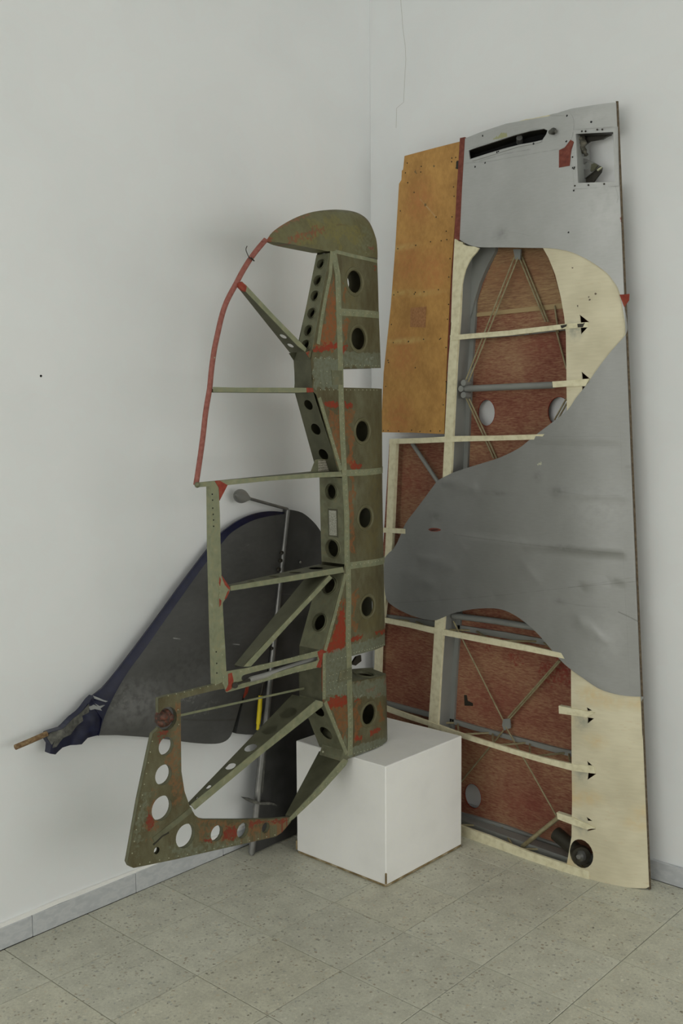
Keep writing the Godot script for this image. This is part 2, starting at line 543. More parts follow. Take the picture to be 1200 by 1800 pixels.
func build_room():
	var t := 0.2
	var zc := (WALL_Z + ROOM_Z) / 2
	var xc := (WALL_X + ROOM_X) / 2
	var lx := ROOM_X - WALL_X
	var lz := ROOM_Z - WALL_Z
	var w := struct("wall_left", block(Vector3(WALL_X - t / 2, ROOM_H / 2, zc), Vector3(t, ROOM_H, lz + 2 * t), 0.001), mat.wall, "white plaster wall on the left behind the grey fin")
	part("nail_hole", ball(Vector3(.023, 1.772, -.502), 0.004), mat.black, w, "small dark nail hole in the white wall")
	w = struct("wall_right", block(Vector3(xc, ROOM_H / 2, WALL_Z - t / 2), Vector3(lx, ROOM_H, t), 0.001), mat.wall, "white plaster wall on the right behind the wing panel")
	var zf := func(u, v, d): return Vector3(u, v, WALL_Z + d)
	part("crack", plate(strip(P([.19, 3.441, .187, 3.31, .193, 3.254, .198, 3.197, .21, 3.128, .213, 3.073, .207, 2.997, .201, 2.909, .165, 2.894, .162, 2.816]), 0.0016), [], -0.001, 0.0004, zf), plain(seen(152, 152, 146), 0.9), w, "hairline crack in the plaster")
	# the two unseen walls have a window each, the daylight of the room
	var s = Shape.new()
	for q in [[(WALL_X + 0.1) / 2, ROOM_H / 2, 0.1 - WALL_X, ROOM_H], [(4.3 + ROOM_X) / 2, ROOM_H / 2, ROOM_X - 4.3, ROOM_H], [2.2, 0.35, 4.2, 0.7], [2.2, (2.9 + ROOM_H) / 2, 4.2, ROOM_H - 2.9]]:
		block(Vector3(q[0], q[1], ROOM_Z + t / 2), Vector3(q[2], q[3], t), 0.001, Basis.IDENTITY, s)
	struct("wall_front", s, mat.wall)
	s = Shape.new()
	for q in [[(WALL_Z - 2.0) / 2, ROOM_H / 2, -2.0 - WALL_Z, ROOM_H], [(2.2 + ROOM_Z) / 2, ROOM_H / 2, ROOM_Z - 2.2, ROOM_H], [0.1, 0.35, 4.2, 0.7], [0.1, (2.9 + ROOM_H) / 2, 4.2, ROOM_H - 2.9]]:
		block(Vector3(ROOM_X + t / 2, q[1], q[0]), Vector3(t, q[3], q[2]), 0.001, Basis.IDENTITY, s)
	struct("wall_side", s, mat.wall)
	for k in 2:
		var c := Vector3(2.2, 1.8, ROOM_Z + 0.04) if k == 0 else Vector3(ROOM_X + 0.04, 1.8, 0.1)
		var b := Basis.IDENTITY if k == 0 else Basis(Vector3.UP, PI / 2)
		s = Shape.new()
		for q in [[0.0, 1.07, 4.2, 0.06], [0.0, -1.07, 4.2, 0.06], [-2.07, 0.0, 0.06, 2.2], [2.07, 0.0, 0.06, 2.2], [0.0, 0.0, 0.05, 2.2]]:
			block(c + b * Vector3(q[0], q[1], 0), Vector3(q[2], q[3], 0.06), 0.004, b, s)
		var win := struct("window_%d" % (k + 1), s, mat.frame)
		for e in [-1.035, 1.035]:
			part("pane", block(c + b * Vector3(e, 0, 0.02), Vector3(2.02, 2.08, 0.01), 0.001, b), mat.glow, win)
	struct("ceiling", block(Vector3(xc, ROOM_H + t / 2, zc), Vector3(lx + 2 * t, t, lz + 2 * t), 0.001), mat.wall)
	build_floor()
	# marble skirting slabs, 40 cm each
	for k in 2:
		var o := Node3D.new()
		o.name = ["baseboard_left", "baseboard_right"][k]
		o.set_meta("kind", "structure")
		add_child(o)
		var from := -2.07 if k == 0 else WALL_X + 0.012
		var to := ROOM_Z if k == 0 else ROOM_X
		var a = from
		var cut := -2.0 if k == 0 else 0.4
		while a < to:
			var e := minf(cut, to)
			if e - a > 0.02:
				var m = (a + e) / 2
				var at := Vector3(WALL_X + 0.006, 0.035, m) if k == 0 else Vector3(m, 0.035, WALL_Z + 0.006)
				var size := Vector3(0.012, 0.07 + rng.randf() * 0.003, e - a - 0.0012) if k == 0 else Vector3(e - a - 0.0012, 0.07 + rng.randf() * 0.003, 0.012)
				var sl := part("skirting_slab", block(at, size, 0.002), mat.marble, o)
				sl.position = Vector3.ZERO
			a = e
			cut += 0.4
	var bead := plate(strip(P([-3.2, 0.071, -2.0, 0.075, -1.6, 0.0725, -1.0, 0.076, -0.6, 0.072, -0.2, 0.077, 0.2, 0.074, 0.5, 0.079, 0.8, 0.073, 1.1, 0.078, 1.4, 0.075, 1.7, 0.076, 2.07, 0.074]), 0.014), [], 0.0, 0.009, func(u, v, d): return Vector3(WALL_X + d, v, -u))
	struct("trim_1", bead, mat.plinth, "uneven plaster bead along the top of the marble baseboard")

func build_floor():
	var f := struct("floor", block(Vector3(3.3, -0.111, 1.75), Vector3(7.0, 0.2, 8.1), 0.001), mat.grout, "pale grey terrazzo floor of square tiles")
	var c := Canvas.new(0, 0, 1.2, 1.2, 800, noise)
	var lo := seen(150, 149, 138)
	var hi := seen(168, 167, 155)
	c.base(func(u, v): return lo.lerp(hi, clampf(0.5 + 0.6 * noise.get_noise_2d(u * 9, v * 9) + 0.5 * noise.get_noise_2d(u * 70, v * 70) + 0.5 * fine.get_noise_2d(u * 190, v * 190), 0, 1)))
	var tones := [seen(120, 119, 112), seen(104, 101, 92), seen(172, 171, 158), seen(160, 146, 122), seen(122, 125, 124), seen(112, 100, 84), seen(182, 180, 170)]
	for k in 5200:
		var q := Vector2(rng.randf_range(0.008, 1.192), rng.randf_range(0.008, 1.192))
		var r := rng.randf_range(0.0014, 0.006)
		var poly := circle(q, r, r * rng.randf_range(0.35, 0.9), 7, rng.randf() * PI)
		c.patch(poly, tones[rng.randi() % tones.size()], rng.randf_range(0.25, 0.7), 0.0016, 0.0, 160.0)
	for k in 420:
		var q := Vector2(rng.randf_range(0.01, 1.19), rng.randf_range(0.01, 1.19))
		var r := rng.randf_range(0.0018, 0.0055)
		c.patch(circle(q, r, r * rng.randf_range(0.4, 0.8), 7, rng.randf() * PI), [seen(104, 102, 96), seen(98, 92, 78), seen(92, 88, 78), seen(178, 174, 160)][k % 4], rng.randf_range(0.5, 0.95), 0.0016, 0.0, 160.0)
	var base := c.material(0.5, 0.0, true)
	var rough := NoiseTexture2D.new()
	base.uv1_triplanar = true
	base.uv1_world_triplanar = true
	base.uv1_scale = Vector3.ONE / 1.2
	base.uv1_offset = Vector3.ZERO
	var tiles := []
	for k in 4:
		var m: StandardMaterial3D = base.duplicate()
		m.albedo_color = [Color(1, 1, 0.985), Color(0.98, 0.98, 0.965), Color(0.99, 0.985, 0.96), Color(0.97, 0.97, 0.955)][k]
		m.uv1_offset = Vector3(0.37 * k, 0.11 * k, 0.23 * k)
		tiles.append(m)
	var shared := {}
	for i in range(0, 8):
		for j in range(-1, 7):
			var x0 := maxf(i * 0.3, WALL_X + 0.012)
			var x1 := (i + 1) * 0.3
			var z1 := -j * 0.3
			var z0 := maxf(z1 - 0.3, WALL_Z + 0.012)
			if z1 - z0 < 0.02:
				continue
			var gap := 0.0022
			var size := Vector3(x1 - x0 - gap, 0.012, z1 - z0 - gap)
			var key := "%.3f %.3f" % [size.x, size.z]
			if not shared.has(key):
				shared[key] = block(Vector3.ZERO, size, 0.0012).mesh()
			var tl := part("floor_tile", shared[key], tiles[rng.randi() % 4], f)
			tl.position = Vector3((x0 + x1) / 2, -0.006 + rng.randf_range(-0.0004, 0.0), (z0 + z1) / 2)
	# the rest of the floor, behind the camera
	part("far_paving", plate(PackedVector2Array([Vector2(0.035, 0.3), Vector2(2.4, 0.3), Vector2(2.4, -2.07), Vector2(6.6, -2.07), Vector2(6.6, 5.6), Vector2(0.035, 5.6)]), [], 0.0, 0.011, func(u, v, d): return Vector3(u, d - 0.0115, v)), tiles[0], f, "", true)

func build_plinth():
	var o := thing("plinth", "white painted cube plinth standing on the floor under the green frame", "plinth", Vector3(0.444, 0, -1.627))
	var s = block(Vector3(0.444, 0.2205, -1.627), Vector3(0.436, 0.427, 0.454), 0.003)
	part("plinth_body", s, mat.plinth, o)
	for q in [[0.444, -1.4025, 0.43, 0.008], [0.444, -1.852, 0.43, 0.008]]:
		part("bottom_edge", block(Vector3(q[0], 0.0045, q[1] + (0.0 if q[1] < -1.6 else -0.004)), Vector3(q[2], 0.009, 0.012), 0.002), mat.plinth_edge, o, "bare brown board edge at the foot")
	for x in [0.231, 0.657]:
		part("bottom_edge", block(Vector3(x, 0.0045, -1.627), Vector3(0.012, 0.009, 0.44), 0.002), mat.plinth_edge, o, "bare brown board edge at the foot")
	for q in [[0.6625, -1.3995, 0.04, 0.007], [0.2255, -1.3995, 0.036, 0.007]]:
		part("chipped_corner", block(Vector3(q[0], 0.012 + q[2] / 2, q[1]), Vector3(q[3], q[2], q[3]), 0.002), mat.plinth_edge, o, "chipped corner showing brown board")

# ---------------------------------------------------------------- the grey fin that leans on the left wall

func inner_dist(line: PackedVector2Array, inside: Vector2) -> Callable:   # the distance from the line, positive on the side of the point
	var sd := func(q: Vector2):
		var best := 9.0
		var d := 9.0
		for i in line.size() - 1:
			var n := q.distance_to(Geometry2D.get_closest_point_to_segment(q, line[i], line[i + 1]))
			if n < best - 0.000001:
				best = n
				d = n * signf((line[i + 1] - line[i]).cross(q - line[i]))
		return d
	if sd.call(inside) < 0.0:
		return func(q: Vector2): return -sd.call(q)
	return sd

func build_fin():
	var o := thing("tail_fin", "grey fabric-covered tail fin with dark blue leading edge leaning against left wall", "aircraft fin", Vector3(0.117, 0, -1.25))
	var flat := func(u, v, w): return Vector3(0.117 - 0.03 * v + w, v, -u)
	var inner := soft(P([1.501, 1.271, 1.403, 1.268, 1.32, 1.256, 1.231, 1.225, 1.179, 1.189, 1.093, 1.119, .961, .998, .829, .874, .741, .795, .679, .724, .642, .666, .621, .615]), false, 4)
	var outer := soft(P([1.511, 1.278, 1.442, 1.286, 1.366, 1.284, 1.294, 1.27, 1.232, 1.247, 1.166, 1.209, 1.018, 1.082, .883, .958, .768, .856, .67, .774, .615, .745]), false, 4)
	# fabric of the fixed fin, gently slack between its edges
	var body := inner.duplicate()
	body.append_array(soft(P([.695, .598, .789, .57, .886, .539, 1.001, .498, 1.095, .47, 1.15, .462, 1.187, .474, 1.21, .513, 1.249, .595, 1.271, .621, 1.372, .625]), false, 3))
	body.append_array(P([1.457, .997, 1.494, 1.186, 1.511, 1.271]))
	var body_dist := inner_dist(body, Vector2(1.083, .78))
	var outer_dist := inner_dist(outer, Vector2(1.083, .78))
	var sag := func(u, v, w):
		var d: float = body_dist.call(Vector2(u, v))
		return Vector3(0.117 - 0.03 * v + w - 0.004 + 0.007 * (1.0 - exp(-d / 0.05)) + 0.0035 * sin(v * 26.0 - u * 9.0 + 1.5 * sin(u * 14.0)) * smoothstep(1.0, 0.72, v) * clampf(d / 0.06, 0.0, 1.0), v, -u)
	var c := Canvas.new(0.45, 0.4, 1.75, 1.34, 520, noise)
	var dark := seen(58, 58, 57)
	var pale := seen(74, 74, 73)
	c.base(func(u, v): return dark.lerp(pale, clampf(0.45 + 0.5 * noise.get_noise_2d(u * 3, v * 5) + 0.22 * noise.get_noise_2d(u * 24, v * 50) + 0.1 * fine.get_noise_2d(u * 300, v * 300), 0, 1)))
	for q in P([.623, .733, .725, .705, .944, .658, .996, .654]):
		c.patch(circle(q, 0.05, 0.008, 14, 0.1), seen(112, 112, 108), 0.5, 0.014, 1.3, 25.0)
	for q in P([.892, .64, .715, .748, .783, .689, 1.074, .611]):
		c.patch(circle(q, 0.07, 0.016, 14, 0.05), seen(88, 88, 86), 0.5, 0.012, 1.2, 25.0)
	c.line(P([.94, .883, .97, .875]), 0.003, seen(190, 190, 186), 1.0)
	c.line(P([1.208, .817, 1.242, .809]), 0.003, seen(190, 190, 186), 1.0)
	c.line(P([.922, .855, .938, .849]), 0.003, seen(60, 60, 58), 1.0)
	c.line(P([.966, .592, 1.072, .563, 1.218, .532]), 0.006, seen(56, 54, 52), 0.9)
	c.line(P([1.286, 1.165, 1.31, 1.174]), 0.002, seen(130, 130, 128), 0.9)
	c.cloud(Vector2(.733, .645), 0.1, 0.06, seen(70, 70, 68), 0.5)
	c.cloud(Vector2(1.391, 1.173), 0.12, 0.1, seen(66, 66, 64), 0.6)
	c.cloud(Vector2(.783, .694), 0.26, 0.14, seen(98, 98, 97), 0.75)  # this broad pale spot and the next paint sheen into the grey
	c.cloud(Vector2(1.002, .773), 0.22, 0.16, seen(84, 84, 83), 0.6)
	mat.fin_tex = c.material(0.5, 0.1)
	part("fin_fabric", plate(body, [], -0.03, 0.0, sag, 0.035), mat.fin_tex, o, "taut grey fabric with pale scuffs and painted sheen")
	# blue leading edge, rounded towards its outer side
	var lead := outer.duplicate()
	var back := inner.duplicate()
	back.reverse()
	lead.append_array(P([.589, .726, .608, .711, .636, .668, .626, .631, .619, .616]))
	lead.append_array(back)
	var round_edge := func(u, v, w):
		var d = clampf(outer_dist.call(Vector2(u, v)) / 0.05, -0.3, 1.0)
		return Vector3(0.117 - 0.03 * v + (w + 0.02) * (0.2 + 0.8 * d * (2.0 - d)) - 0.02 + 0.004, v, -u)
	part("leading_edge", plate(lead, [], -0.038, 0.0, round_edge, 0.014), mat.blue, o, "glossy dark blue leading edge strip")
	# torn fairing at the foot of the leading edge
	var torn := P([.615, .746, .591, .728, .557, .706, .533, .694, .489, .671, .445, .665, .436, .652, .447, .629, .439, .603, .459, .595, .49, .607, .517, .609, .554, .604, .581, .617, .618, .616, .629, .632, .638, .667, .61, .712])
	var warp := func(u, v, w): return Vector3(0.119 - 0.03 * v + w * 1.0 + 0.006 * sin(u * 60.0) * sin(v * 45.0), v, -u)
	part("torn_fairing", plate(torn, [], -0.03, -0.001, warp, 0.02), mat.blue, o, "torn blue fairing with bare grey metal")
	var bare := P([.596, .727, .557, .705, .533, .693, .489, .67, .447, .663, .437, .652, .449, .628, .46, .637, .45, .618, .465, .618, .489, .641, .517, .645, .544, .664, .567, .676, .563, .694, .588, .7])
	part("bare_metal", plate(bare, [], -0.002, 0.0016, warp, 0.02), mat.torn, o, "scraped grey metal along the torn edge")
	for q in [P([.61, .749, .625, .74, .641, .73, .656, .723, .647, .722, .632, .729, .614, .738]), P([.589, .717, .609, .72, .622, .711, .613, .723, .628, .712, .646, .712, .63, .704, .636, .695, .61, .706, .594, .706])]:
		part("paint_scrape", plate(q, [], -0.001, 0.0042, warp, 0.03), plain(seen(118, 120, 120), 0.7), o, "pale scrape through the blue paint")
	part("rod", tube([Vector3(.098, .65, -.327), Vector3(.097, .657, -.38), Vector3(.097, .666, -.436)], 0.0085, 12), mat.rust, o, "rusty rod sticking out of the fairing")
	# stern cover between fin and post
	part("stern_cover", plate(P([1.274, .628, 1.373, .627, 1.375, .579, 1.344, .507, 1.314, .451, 1.264, .464, 1.217, .479, 1.251, .572]), [], -0.03, -0.004, flat), mat.fin_dark, o, "dark grey stern cover behind the fin")
	part("red_seam", plate(P([1.272, .648, 1.287, .649, 1.277, .62, 1.258, .604]), [], -0.005, 0.001, flat), mat.primer, o, "red primed seam")
	# rudder post tube, standing on the floor
	var foot := Vector3(.117, -.007, -1.268)
	var head := Vector3(.078, 1.286, -1.52)
	foot.y = 0.004
	part("post", tube([foot, foot + Vector3(0, 0.008, 0), foot.lerp(head, 0.3), foot.lerp(head, 0.6), head], [0.008, 0.0125, 0.0135, 0.011, 0.008], 14), mat.steel, o, "bare worn metal rudder post")
	part("gap_strip", plate(P([1.498, 1.262, 1.51, 1.261, 1.42, .809, 1.364, .615, 1.352, .618, 1.407, .811]), [], -0.03, -0.012, flat), mat.black, o)
	for q in [Vector3(.083, 1.124, -1.477), Vector3(.084, 1.095, -1.469), Vector3(.085, 1.062, -1.457), Vector3(.094, .765, -1.41)]:
		part("hinge", block(q + Vector3(0.002, 0, 0), Vector3(0.012, 0.014, 0.018), 0.004), mat.dark_metal, o, "dark hinge fitting")
	# movable rudder behind the post
	var tail := soft(P([1.524, 1.288, 1.602, 1.269, 1.667, 1.226, 1.707, 1.184]), false, 4)
	tail.append_array(PackedVector2Array([Vector2(1.74, 1.1), Vector2(1.79, 1.0), Vector2(1.82, 0.85), Vector2(1.82, 0.6), Vector2(1.8, 0.35), Vector2(1.74, 0.14)]))
	tail.append_array(P([1.509, -.04, 1.282, -.014]))
	tail[tail.size() - 2].y = 0.006
	tail[tail.size() - 1].y = 0.003
	part("rudder", plate(tail, [], -0.032, -0.004, flat), mat.fin_dark, o, "rudder behind the post in grey darkened for shade")  # the darker grey paints in the shade towards the wall
	part("rudder_rivet", ball(Vector3(.085, 1.077, -1.576) + Vector3(0.002, 0, 0), 0.006), mat.steel, o)
	part("rudder_seam", plate(strip(P([1.44, .971, 1.538, .954, 1.64, .947]), 0.003), [], -0.005, -0.0025, flat), mat.fin, o)
	# balance weight on its arm
	var a = Vector3(.077, 1.345, -1.311)
	var b = Vector3(.078, 1.289, -1.518)
	part("balance_arm", tube([a, b], 0.0058, 10), mat.steel, o, "thin metal arm to the balance weight")
	var ax = (a - b).normalized()
	var prof := []
	var rad := []
	for q in [[-0.012, 0.006], [0.0, 0.012], [0.012, 0.019], [0.024, 0.0245], [0.036, 0.0262], [0.048, 0.0235], [0.057, 0.0165], [0.062, 0.008], [0.0635, 0.001]]:
		prof.append(a + ax * q[0])
		rad.append(q[1])
	part("balance_weight", tube(prof, rad, 20), plain(seen(116, 116, 113), 0.45, 0.35), o, "teardrop-shaped metal balance weight")
	# yellow turnbuckle on the control cable
	part("turnbuckle", tube([Vector3(.119, .603, -1.323), Vector3(.121, .549, -1.315), Vector3(.122, .499, -1.306)], [0.008, 0.009, 0.008], 12), mat.yellow, o, "yellow turnbuckle")
	part("cable_end", tube([Vector3(.117, .65, -1.342), Vector3(.118, .625, -1.334), Vector3(.119, .603, -1.323)], [0.005, 0.0065, 0.0045], 10), mat.dark_metal, o)
	part("cable_end", tube([Vector3(.122, .499, -1.306), Vector3(.123, .478, -1.302)], 0.006, 10), mat.yellow, o)
	# torn horn plate low on the post
	var horn := P([1.229, .237, 1.267, .222, 1.302, .2, 1.344, .19, 1.377, .174, 1.389, .161, 1.351, .177, 1.313, .188, 1.269, .205, 1.252, .217])
	part("horn_plate", plate(horn, [], -0.006, 0.022, flat), mat.torn, o, "bent torn metal horn on the post")
	part("worn_patch", plate(strip(P([1.347, .387, 1.334, .305, 1.321, .229]), 0.006), [], -0.002, 0.0125, flat), mat.torn, o)


# ---------------------------------------------------------------- the wing panel that stands against the right wall

func wing_z(x: float, y: float) -> float:   # the front surface of the wing: rounded nose on the right, falling away to the trailing edge on the left
	var c := maxf(0.0, 1.361 - 0.0665 * y - x)
	var b := 0.065 - 0.012 * y
	if c < 0.35:
		b *= 1.0 - pow(1.0 - c / 0.35, 3.0)
	else:
		b -= 0.11 * (c - 0.35) * (c - 0.35)
	return -1.985 - 0.003 * y + b

func wood_texture(c: Canvas, a: Color, b: Color, along: float, across: float, streak: float):
	c.base(func(u, v): return a.lerp(b, clampf(0.5 + 0.35 * noise.get_noise_2d(u * 3 + 7, v * 4) + streak * noise.get_noise_2d(u * along, v * across) + 0.35 * fine.get_noise_2d(u * along * 3, v * across * 2.4), 0, 1)))

func build_wing():
	var o := thing("wing_panel", "tall silver aircraft wing panel with cut-away covering standing against the right wall", "aircraft wing", Vector3(0.75, 0, -2.0))
	var front := func(u, v, w): return Vector3(u, v, wing_z(u, v) + w)
	var rear := func(u, v, w): return Vector3(u, v, -2.048 + w)
	# ---- back skin of red-brown plywood
	var c := Canvas.new(0.02, -0.02, 1.36, 2.7, 430, noise)
	wood_texture(c, seen(92, 48, 39), seen(138, 112, 84), 14, 260, 0.42)
	for q in [[Vector2(.774, .714), 0.03, 0.02], [Vector2(.655, .739), 0.02, 0.01], [Vector2(.949, .686), 0.07, 0.04], [Vector2(.988, .724), 0.03, 0.04]]:
		c.patch(circle(q[0], q[1], q[2], 12), seen(104, 38, 32), 0.6, 0.02, 1.0, 30.0)
	for q in [[Vector2(.703, .228), 0.2, 0.14], [Vector2(.755, 1.852), 0.18, 0.12], [Vector2(.239, 1.261), 0.1, 0.1]]:
		c.cloud(q[0], q[1], q[2], seen(140, 118, 92), 0.35)
	for q in [[Vector2(.887, 1.903), 0.2, 0.08], [Vector2(.678, .528), 0.25, 0.12], [Vector2(.833, .146), 0.22, 0.1], [Vector2(.256, 1.384), 0.12, 0.1]]:
		c.cloud(q[0], q[1], q[2], seen(100, 46, 40), 0.45)
	mat.ply_red = c.material(0.75)
	var holes := [circle(Vector2(.634, 1.654), 0.0385, 0.05, 22), circle(Vector2(.948, 1.655), 0.045, 0.053, 22), circle(Vector2(.58, .122), 0.04, 0.05, 22), P([1.005, 2.626, 1.148, 2.604, 1.157, 2.436, 1.015, 2.453])]
	var skin := P([.587, 2.278, .519, 2.669, .426, 1.586, .152, 1.544])
	skin = PackedVector2Array([Vector2(0.62, 2.64), Vector2(0.5, 1.56), skin[3], Vector2(0.1, 0.9), Vector2(0.05, 0.02), Vector2(1.25, 0.004), Vector2(1.09, 2.64)])
	skin = Geometry2D.clip_polygons(skin, P([1.005, 2.626, 1.187, 2.598, 1.19, 2.431, 1.015, 2.453]))[0]
	holes.remove_at(3)
	var sk := part("back_skin", plate(skin, holes, -0.004, 0.0, rear), mat.ply_red, o, "red-brown streaked plywood back skin with round holes")
	for h in [holes[0], holes[1], holes[2]]:
		var rim := PackedVector2Array()
		var m := Vector2.ZERO
		for p in h:
			m += p / h.size()
		for p in h:
			rim.append(m + (p - m) * 1.04)
		part("hole_rim", plate(rim, [h], -0.005, 0.0015, rear), mat.primer, sk)
	var tan_c := Canvas.new(0.5, 1.9, 1.2, 2.5, 500, noise)
	wood_texture(tan_c, seen(100, 72, 54), seen(140, 116, 84), 12, 160, 0.5)
	tan_c.cloud(Vector2(.732, 2.175), 0.25, 0.1, seen(120, 82, 58), 0.6)
	mat.ply_tan = tan_c.material(0.75)
	part("upper_skin", plate(P([.688, 2.286, .883, 2.263, .963, 2.029, .573, 2.027, .603, 2.104, .643, 2.184]), [], 0.0, 0.0025, rear), mat.ply_tan, o, "brown plywood sheet at the top of the opening")
	part("doubler_strip", plate(P([.571, 2.035, .963, 2.043, .963, 2.024, .569, 2.021]), [], 0.0, 0.0045, rear), plain(seen(138, 120, 88), 0.7), o, "pale strip across the back skin")
	part("corner_grey_plate", plate(soft(P([.561, 2.302, .688, 2.286, .653, 2.216, .613, 2.145, .585, 2.064, .571, 2.021, .557, 2.022, .557, 2.151]), true, 2), [], 0.0, 0.02, rear), mat.grey_paint, o, "curved grey plate beside the spar")  # grey plate with a curved edge, in the corner by the spar
	part("back_patch", plate(P([.536, .529, .548, .531, .553, .508, .578, .503, .578, .492, .539, .486]), [], 0.0, 0.002, rear), mat.dark_metal, o, "small dark patch on the back skin")
	# ---- leading edge sheet of cream plywood
	c = Canvas.new(0.55, -0.03, 1.4, 2.42, 560, noise)
	c.base(func(u, v): return seen(160, 154, 131).lerp(seen(177, 171, 148), clampf(0.55 + 0.7 * noise.get_noise_2d(u * 5, v * 5) + 0.25 * noise.get_noise_2d(u * 12, v * 90), 0, 1)))
	for k in 420:
		var q = Vector2(rng.randf_range(0.95, 1.36), rng.randf_range(0.0, 0.72) if k < 320 else rng.randf_range(1.5, 2.3))
		var l := rng.randf_range(0.005, 0.024)
		c.line(PackedVector2Array([q, q + Vector2(l, rng.randf_range(-0.0015, 0.0015))]), 0.0016, seen(156, 120, 82), rng.randf_range(0.15, 0.55))
	for k in 16:
		c.cloud(Vector2(rng.randf_range(1.0, 1.34), rng.randf_range(0.02, 0.7)), 0.07, 0.04, seen(172, 152, 112), 0.5)
	for q in P([1.121, .566, 1.126, .378, 1.127, .189, 1.057, 1.934]):
		c.cloud(q, 0.045, 0.05, seen(124, 124, 112), 0.8)
	for q in P([1.045, 2.149, 1.106, 2.045, 1.129, 2.055, 1.067, 2.018, 1.11, 2.036]):
		c.patch(circle(q, 0.003, 0.003, 6), seen(60, 50, 40), 0.9, 0.001)
	mat.ply_cream = c.material(0.65)
	var lead := P([.925, 2.238, .953, 2.193, .981, 2.132, 1.004, 2.053, 1.019, 1.983, 1.027, 1.921, 1.032, 1.789, 1.037, 1.65])
	lead.append_array(P([1.073, .797, 1.082, .524, 1.091, .267, 1.092, .136]))
	lead.append_array(P([1.071, 0, 1.154, -.004, 1.222, -.004, 1.293, -.001, 1.35, .005]))
	var edge_y := [0.012, 0.3, 0.6, 0.9, 1.2, 1.5, 1.8, 2.1, 2.37]
	for y in edge_y:
		lead.append(Vector2(1.361 - 0.0665 * y - 0.0005, y))
	lead.append(Vector2(0.95, 2.4))
	var notch := [P([1.076, 1.987, 1.111, 1.959, 1.08, 1.957]), P([1.08, 1.943, 1.105, 1.941, 1.083, 1.919]), P([1.088, 1.791, 1.119, 1.765, 1.091, 1.764]), P([1.091, 1.74, 1.106, 1.74, 1.093, 1.726]),
		P([1.137, .617, 1.157, .608, 1.141, .603]), P([1.142, .581, 1.165, .581, 1.142, .559]), P([1.144, .425, 1.164, .412, 1.147, .41]), P([1.149, .383, 1.178, .385, 1.147, .357]),
		P([1.147, .223, 1.169, .213, 1.152, .209]), P([1.154, .182, 1.184, .187, 1.152, .172])]
	var wheel := circle(Vector2(1.131, .084), 0.045, 0.052, 20)
	notch.append(wheel)
	part("leading_edge_skin", plate(lead, notch, -0.004, 0.0, front, 0.04), mat.ply_cream, o, "cream plywood sheet with dark triangular cuts at the rib ends")
	# board added behind the sheet, closing the nose box to keep its inside dark
	var shade_line := P([.932, 2.245, .958, 2.192, .986, 2.131, 1.009, 2.053, 1.024, 1.982, 1.032, 1.92, 1.037, 1.789, 1.042, 1.642])
	shade_line.append_array(P([1.079, .798, 1.087, .525, 1.096, .268, 1.098, .138]))
	part("nose_shade_board", plate(strip(shade_line, 0.006), [], 0.02, 0.97, func(u, v, w): return Vector3(u, v, lerpf(-2.047, wing_z(u, v), w)), 0.15), mat.primer_dark, o, "dark red board added behind the cream sheet to shade the nose box")
	# nose closing strip down the right edge
	var s := Shape.new()
	var prof := [Vector2(-0.002, -1.984), Vector2(0.002, -1.986), Vector2(0.004, -1.991), Vector2(0.001, -1.997), Vector2(-0.012, -2.006), Vector2(-0.05, -2.028), Vector2(-0.1, -2.046), Vector2(-0.14, -2.051)]
	for j in 40:
		var y0 := 0.003 + 2.684 * j / 40.0
		var y1 := 0.003 + 2.684 * (j + 1) / 40.0
		for k in prof.size() - 1:
			if k > 3 and y1 > 2.33 and y0 < 2.64:   # the port is cut right through
				continue
			var q := []
			for e in [[y0, k], [y1, k], [y1, k + 1], [y0, k + 1]]:
				q.append(Vector3(1.361 - 0.0665 * e[0] + prof[e[1]].x, e[0], prof[e[1]].y - 0.003 * e[0]))
			var d = prof[k + 1] - prof[k]
			s.quad(q[0], q[1], q[2], q[3], Vector3(-d.y, 0, d.x).normalized())
	part("nose_strip", s, mottled([[0.0, seen(48, 42, 34)], [0.5, seen(70, 60, 46)], [1.0, seen(96, 88, 74)]], 0.03, 0.8, 0.0, Vector3.ONE * 4), o, "worn brown edge strip of the wing nose")
	# ---- spar: cream cap in front, grey web behind
	var cap_l := P([.541, 2.308, .534, 2.061, .514, 1.843, .505, 1.673, .49, 1.401, .455, .842, .441, .638, .422, .411])
	var cap_r := P([.581, 2.292, .57, 2.033, .555, 1.841, .546, 1.672, .533, 1.415, .505, .849, .488, .647, .474, .418])
	cap_l.append(Vector2(cap_l[-1].x - 0.035, 0.02))
	cap_r.append(Vector2(cap_r[-1].x - 0.035, 0.02))
	var cap := cap_l.duplicate()
	var web := cap_r.duplicate()
	var rev := cap_r.duplicate()
	rev.reverse()
	cap.append_array(rev)
	for p in rev:
		web.append(p - Vector2(0.012, 0))
	part("spar_cap", plate(cap, [], -0.012, 0.0, front, 0.08), mat.cream, o, "cream painted spar cap")
	var deep := func(u, v, w): return Vector3(u, v, lerpf(-2.047, wing_z(u, v) - 0.012, w))
	part("spar_web", plate(web, [], 0.0, 1.0, deep, 0.2), mat.grey_paint, o, "grey spar web")
	var foot_l := PackedVector2Array()
	for p in cap_r:
		foot_l.append(p + Vector2(-0.002, 0))
	var foot_r := PackedVector2Array()
	for p in rev:
		foot_r.append(p + Vector2(0.02, 0))
	foot_l.append_array(foot_r)
	part("spar_flange", plate(foot_l, [], 0.0, 0.012, rear), mat.grey_paint, o)
	# cream edge piece beside the arch
	part("arch_strip", plate(soft(P([.541, 2.308, .56, 2.295, .602, 2.277, .657, 2.262, .623, 2.231, .595, 2.192, .579, 2.137, .568, 2.057, .555, 2.006, .54, 2.001, .527, 2.003]), true, 2), [], -0.006, 0.0008, front, 0.04), mat.cream, o, "cream plywood edge left of the arched opening")
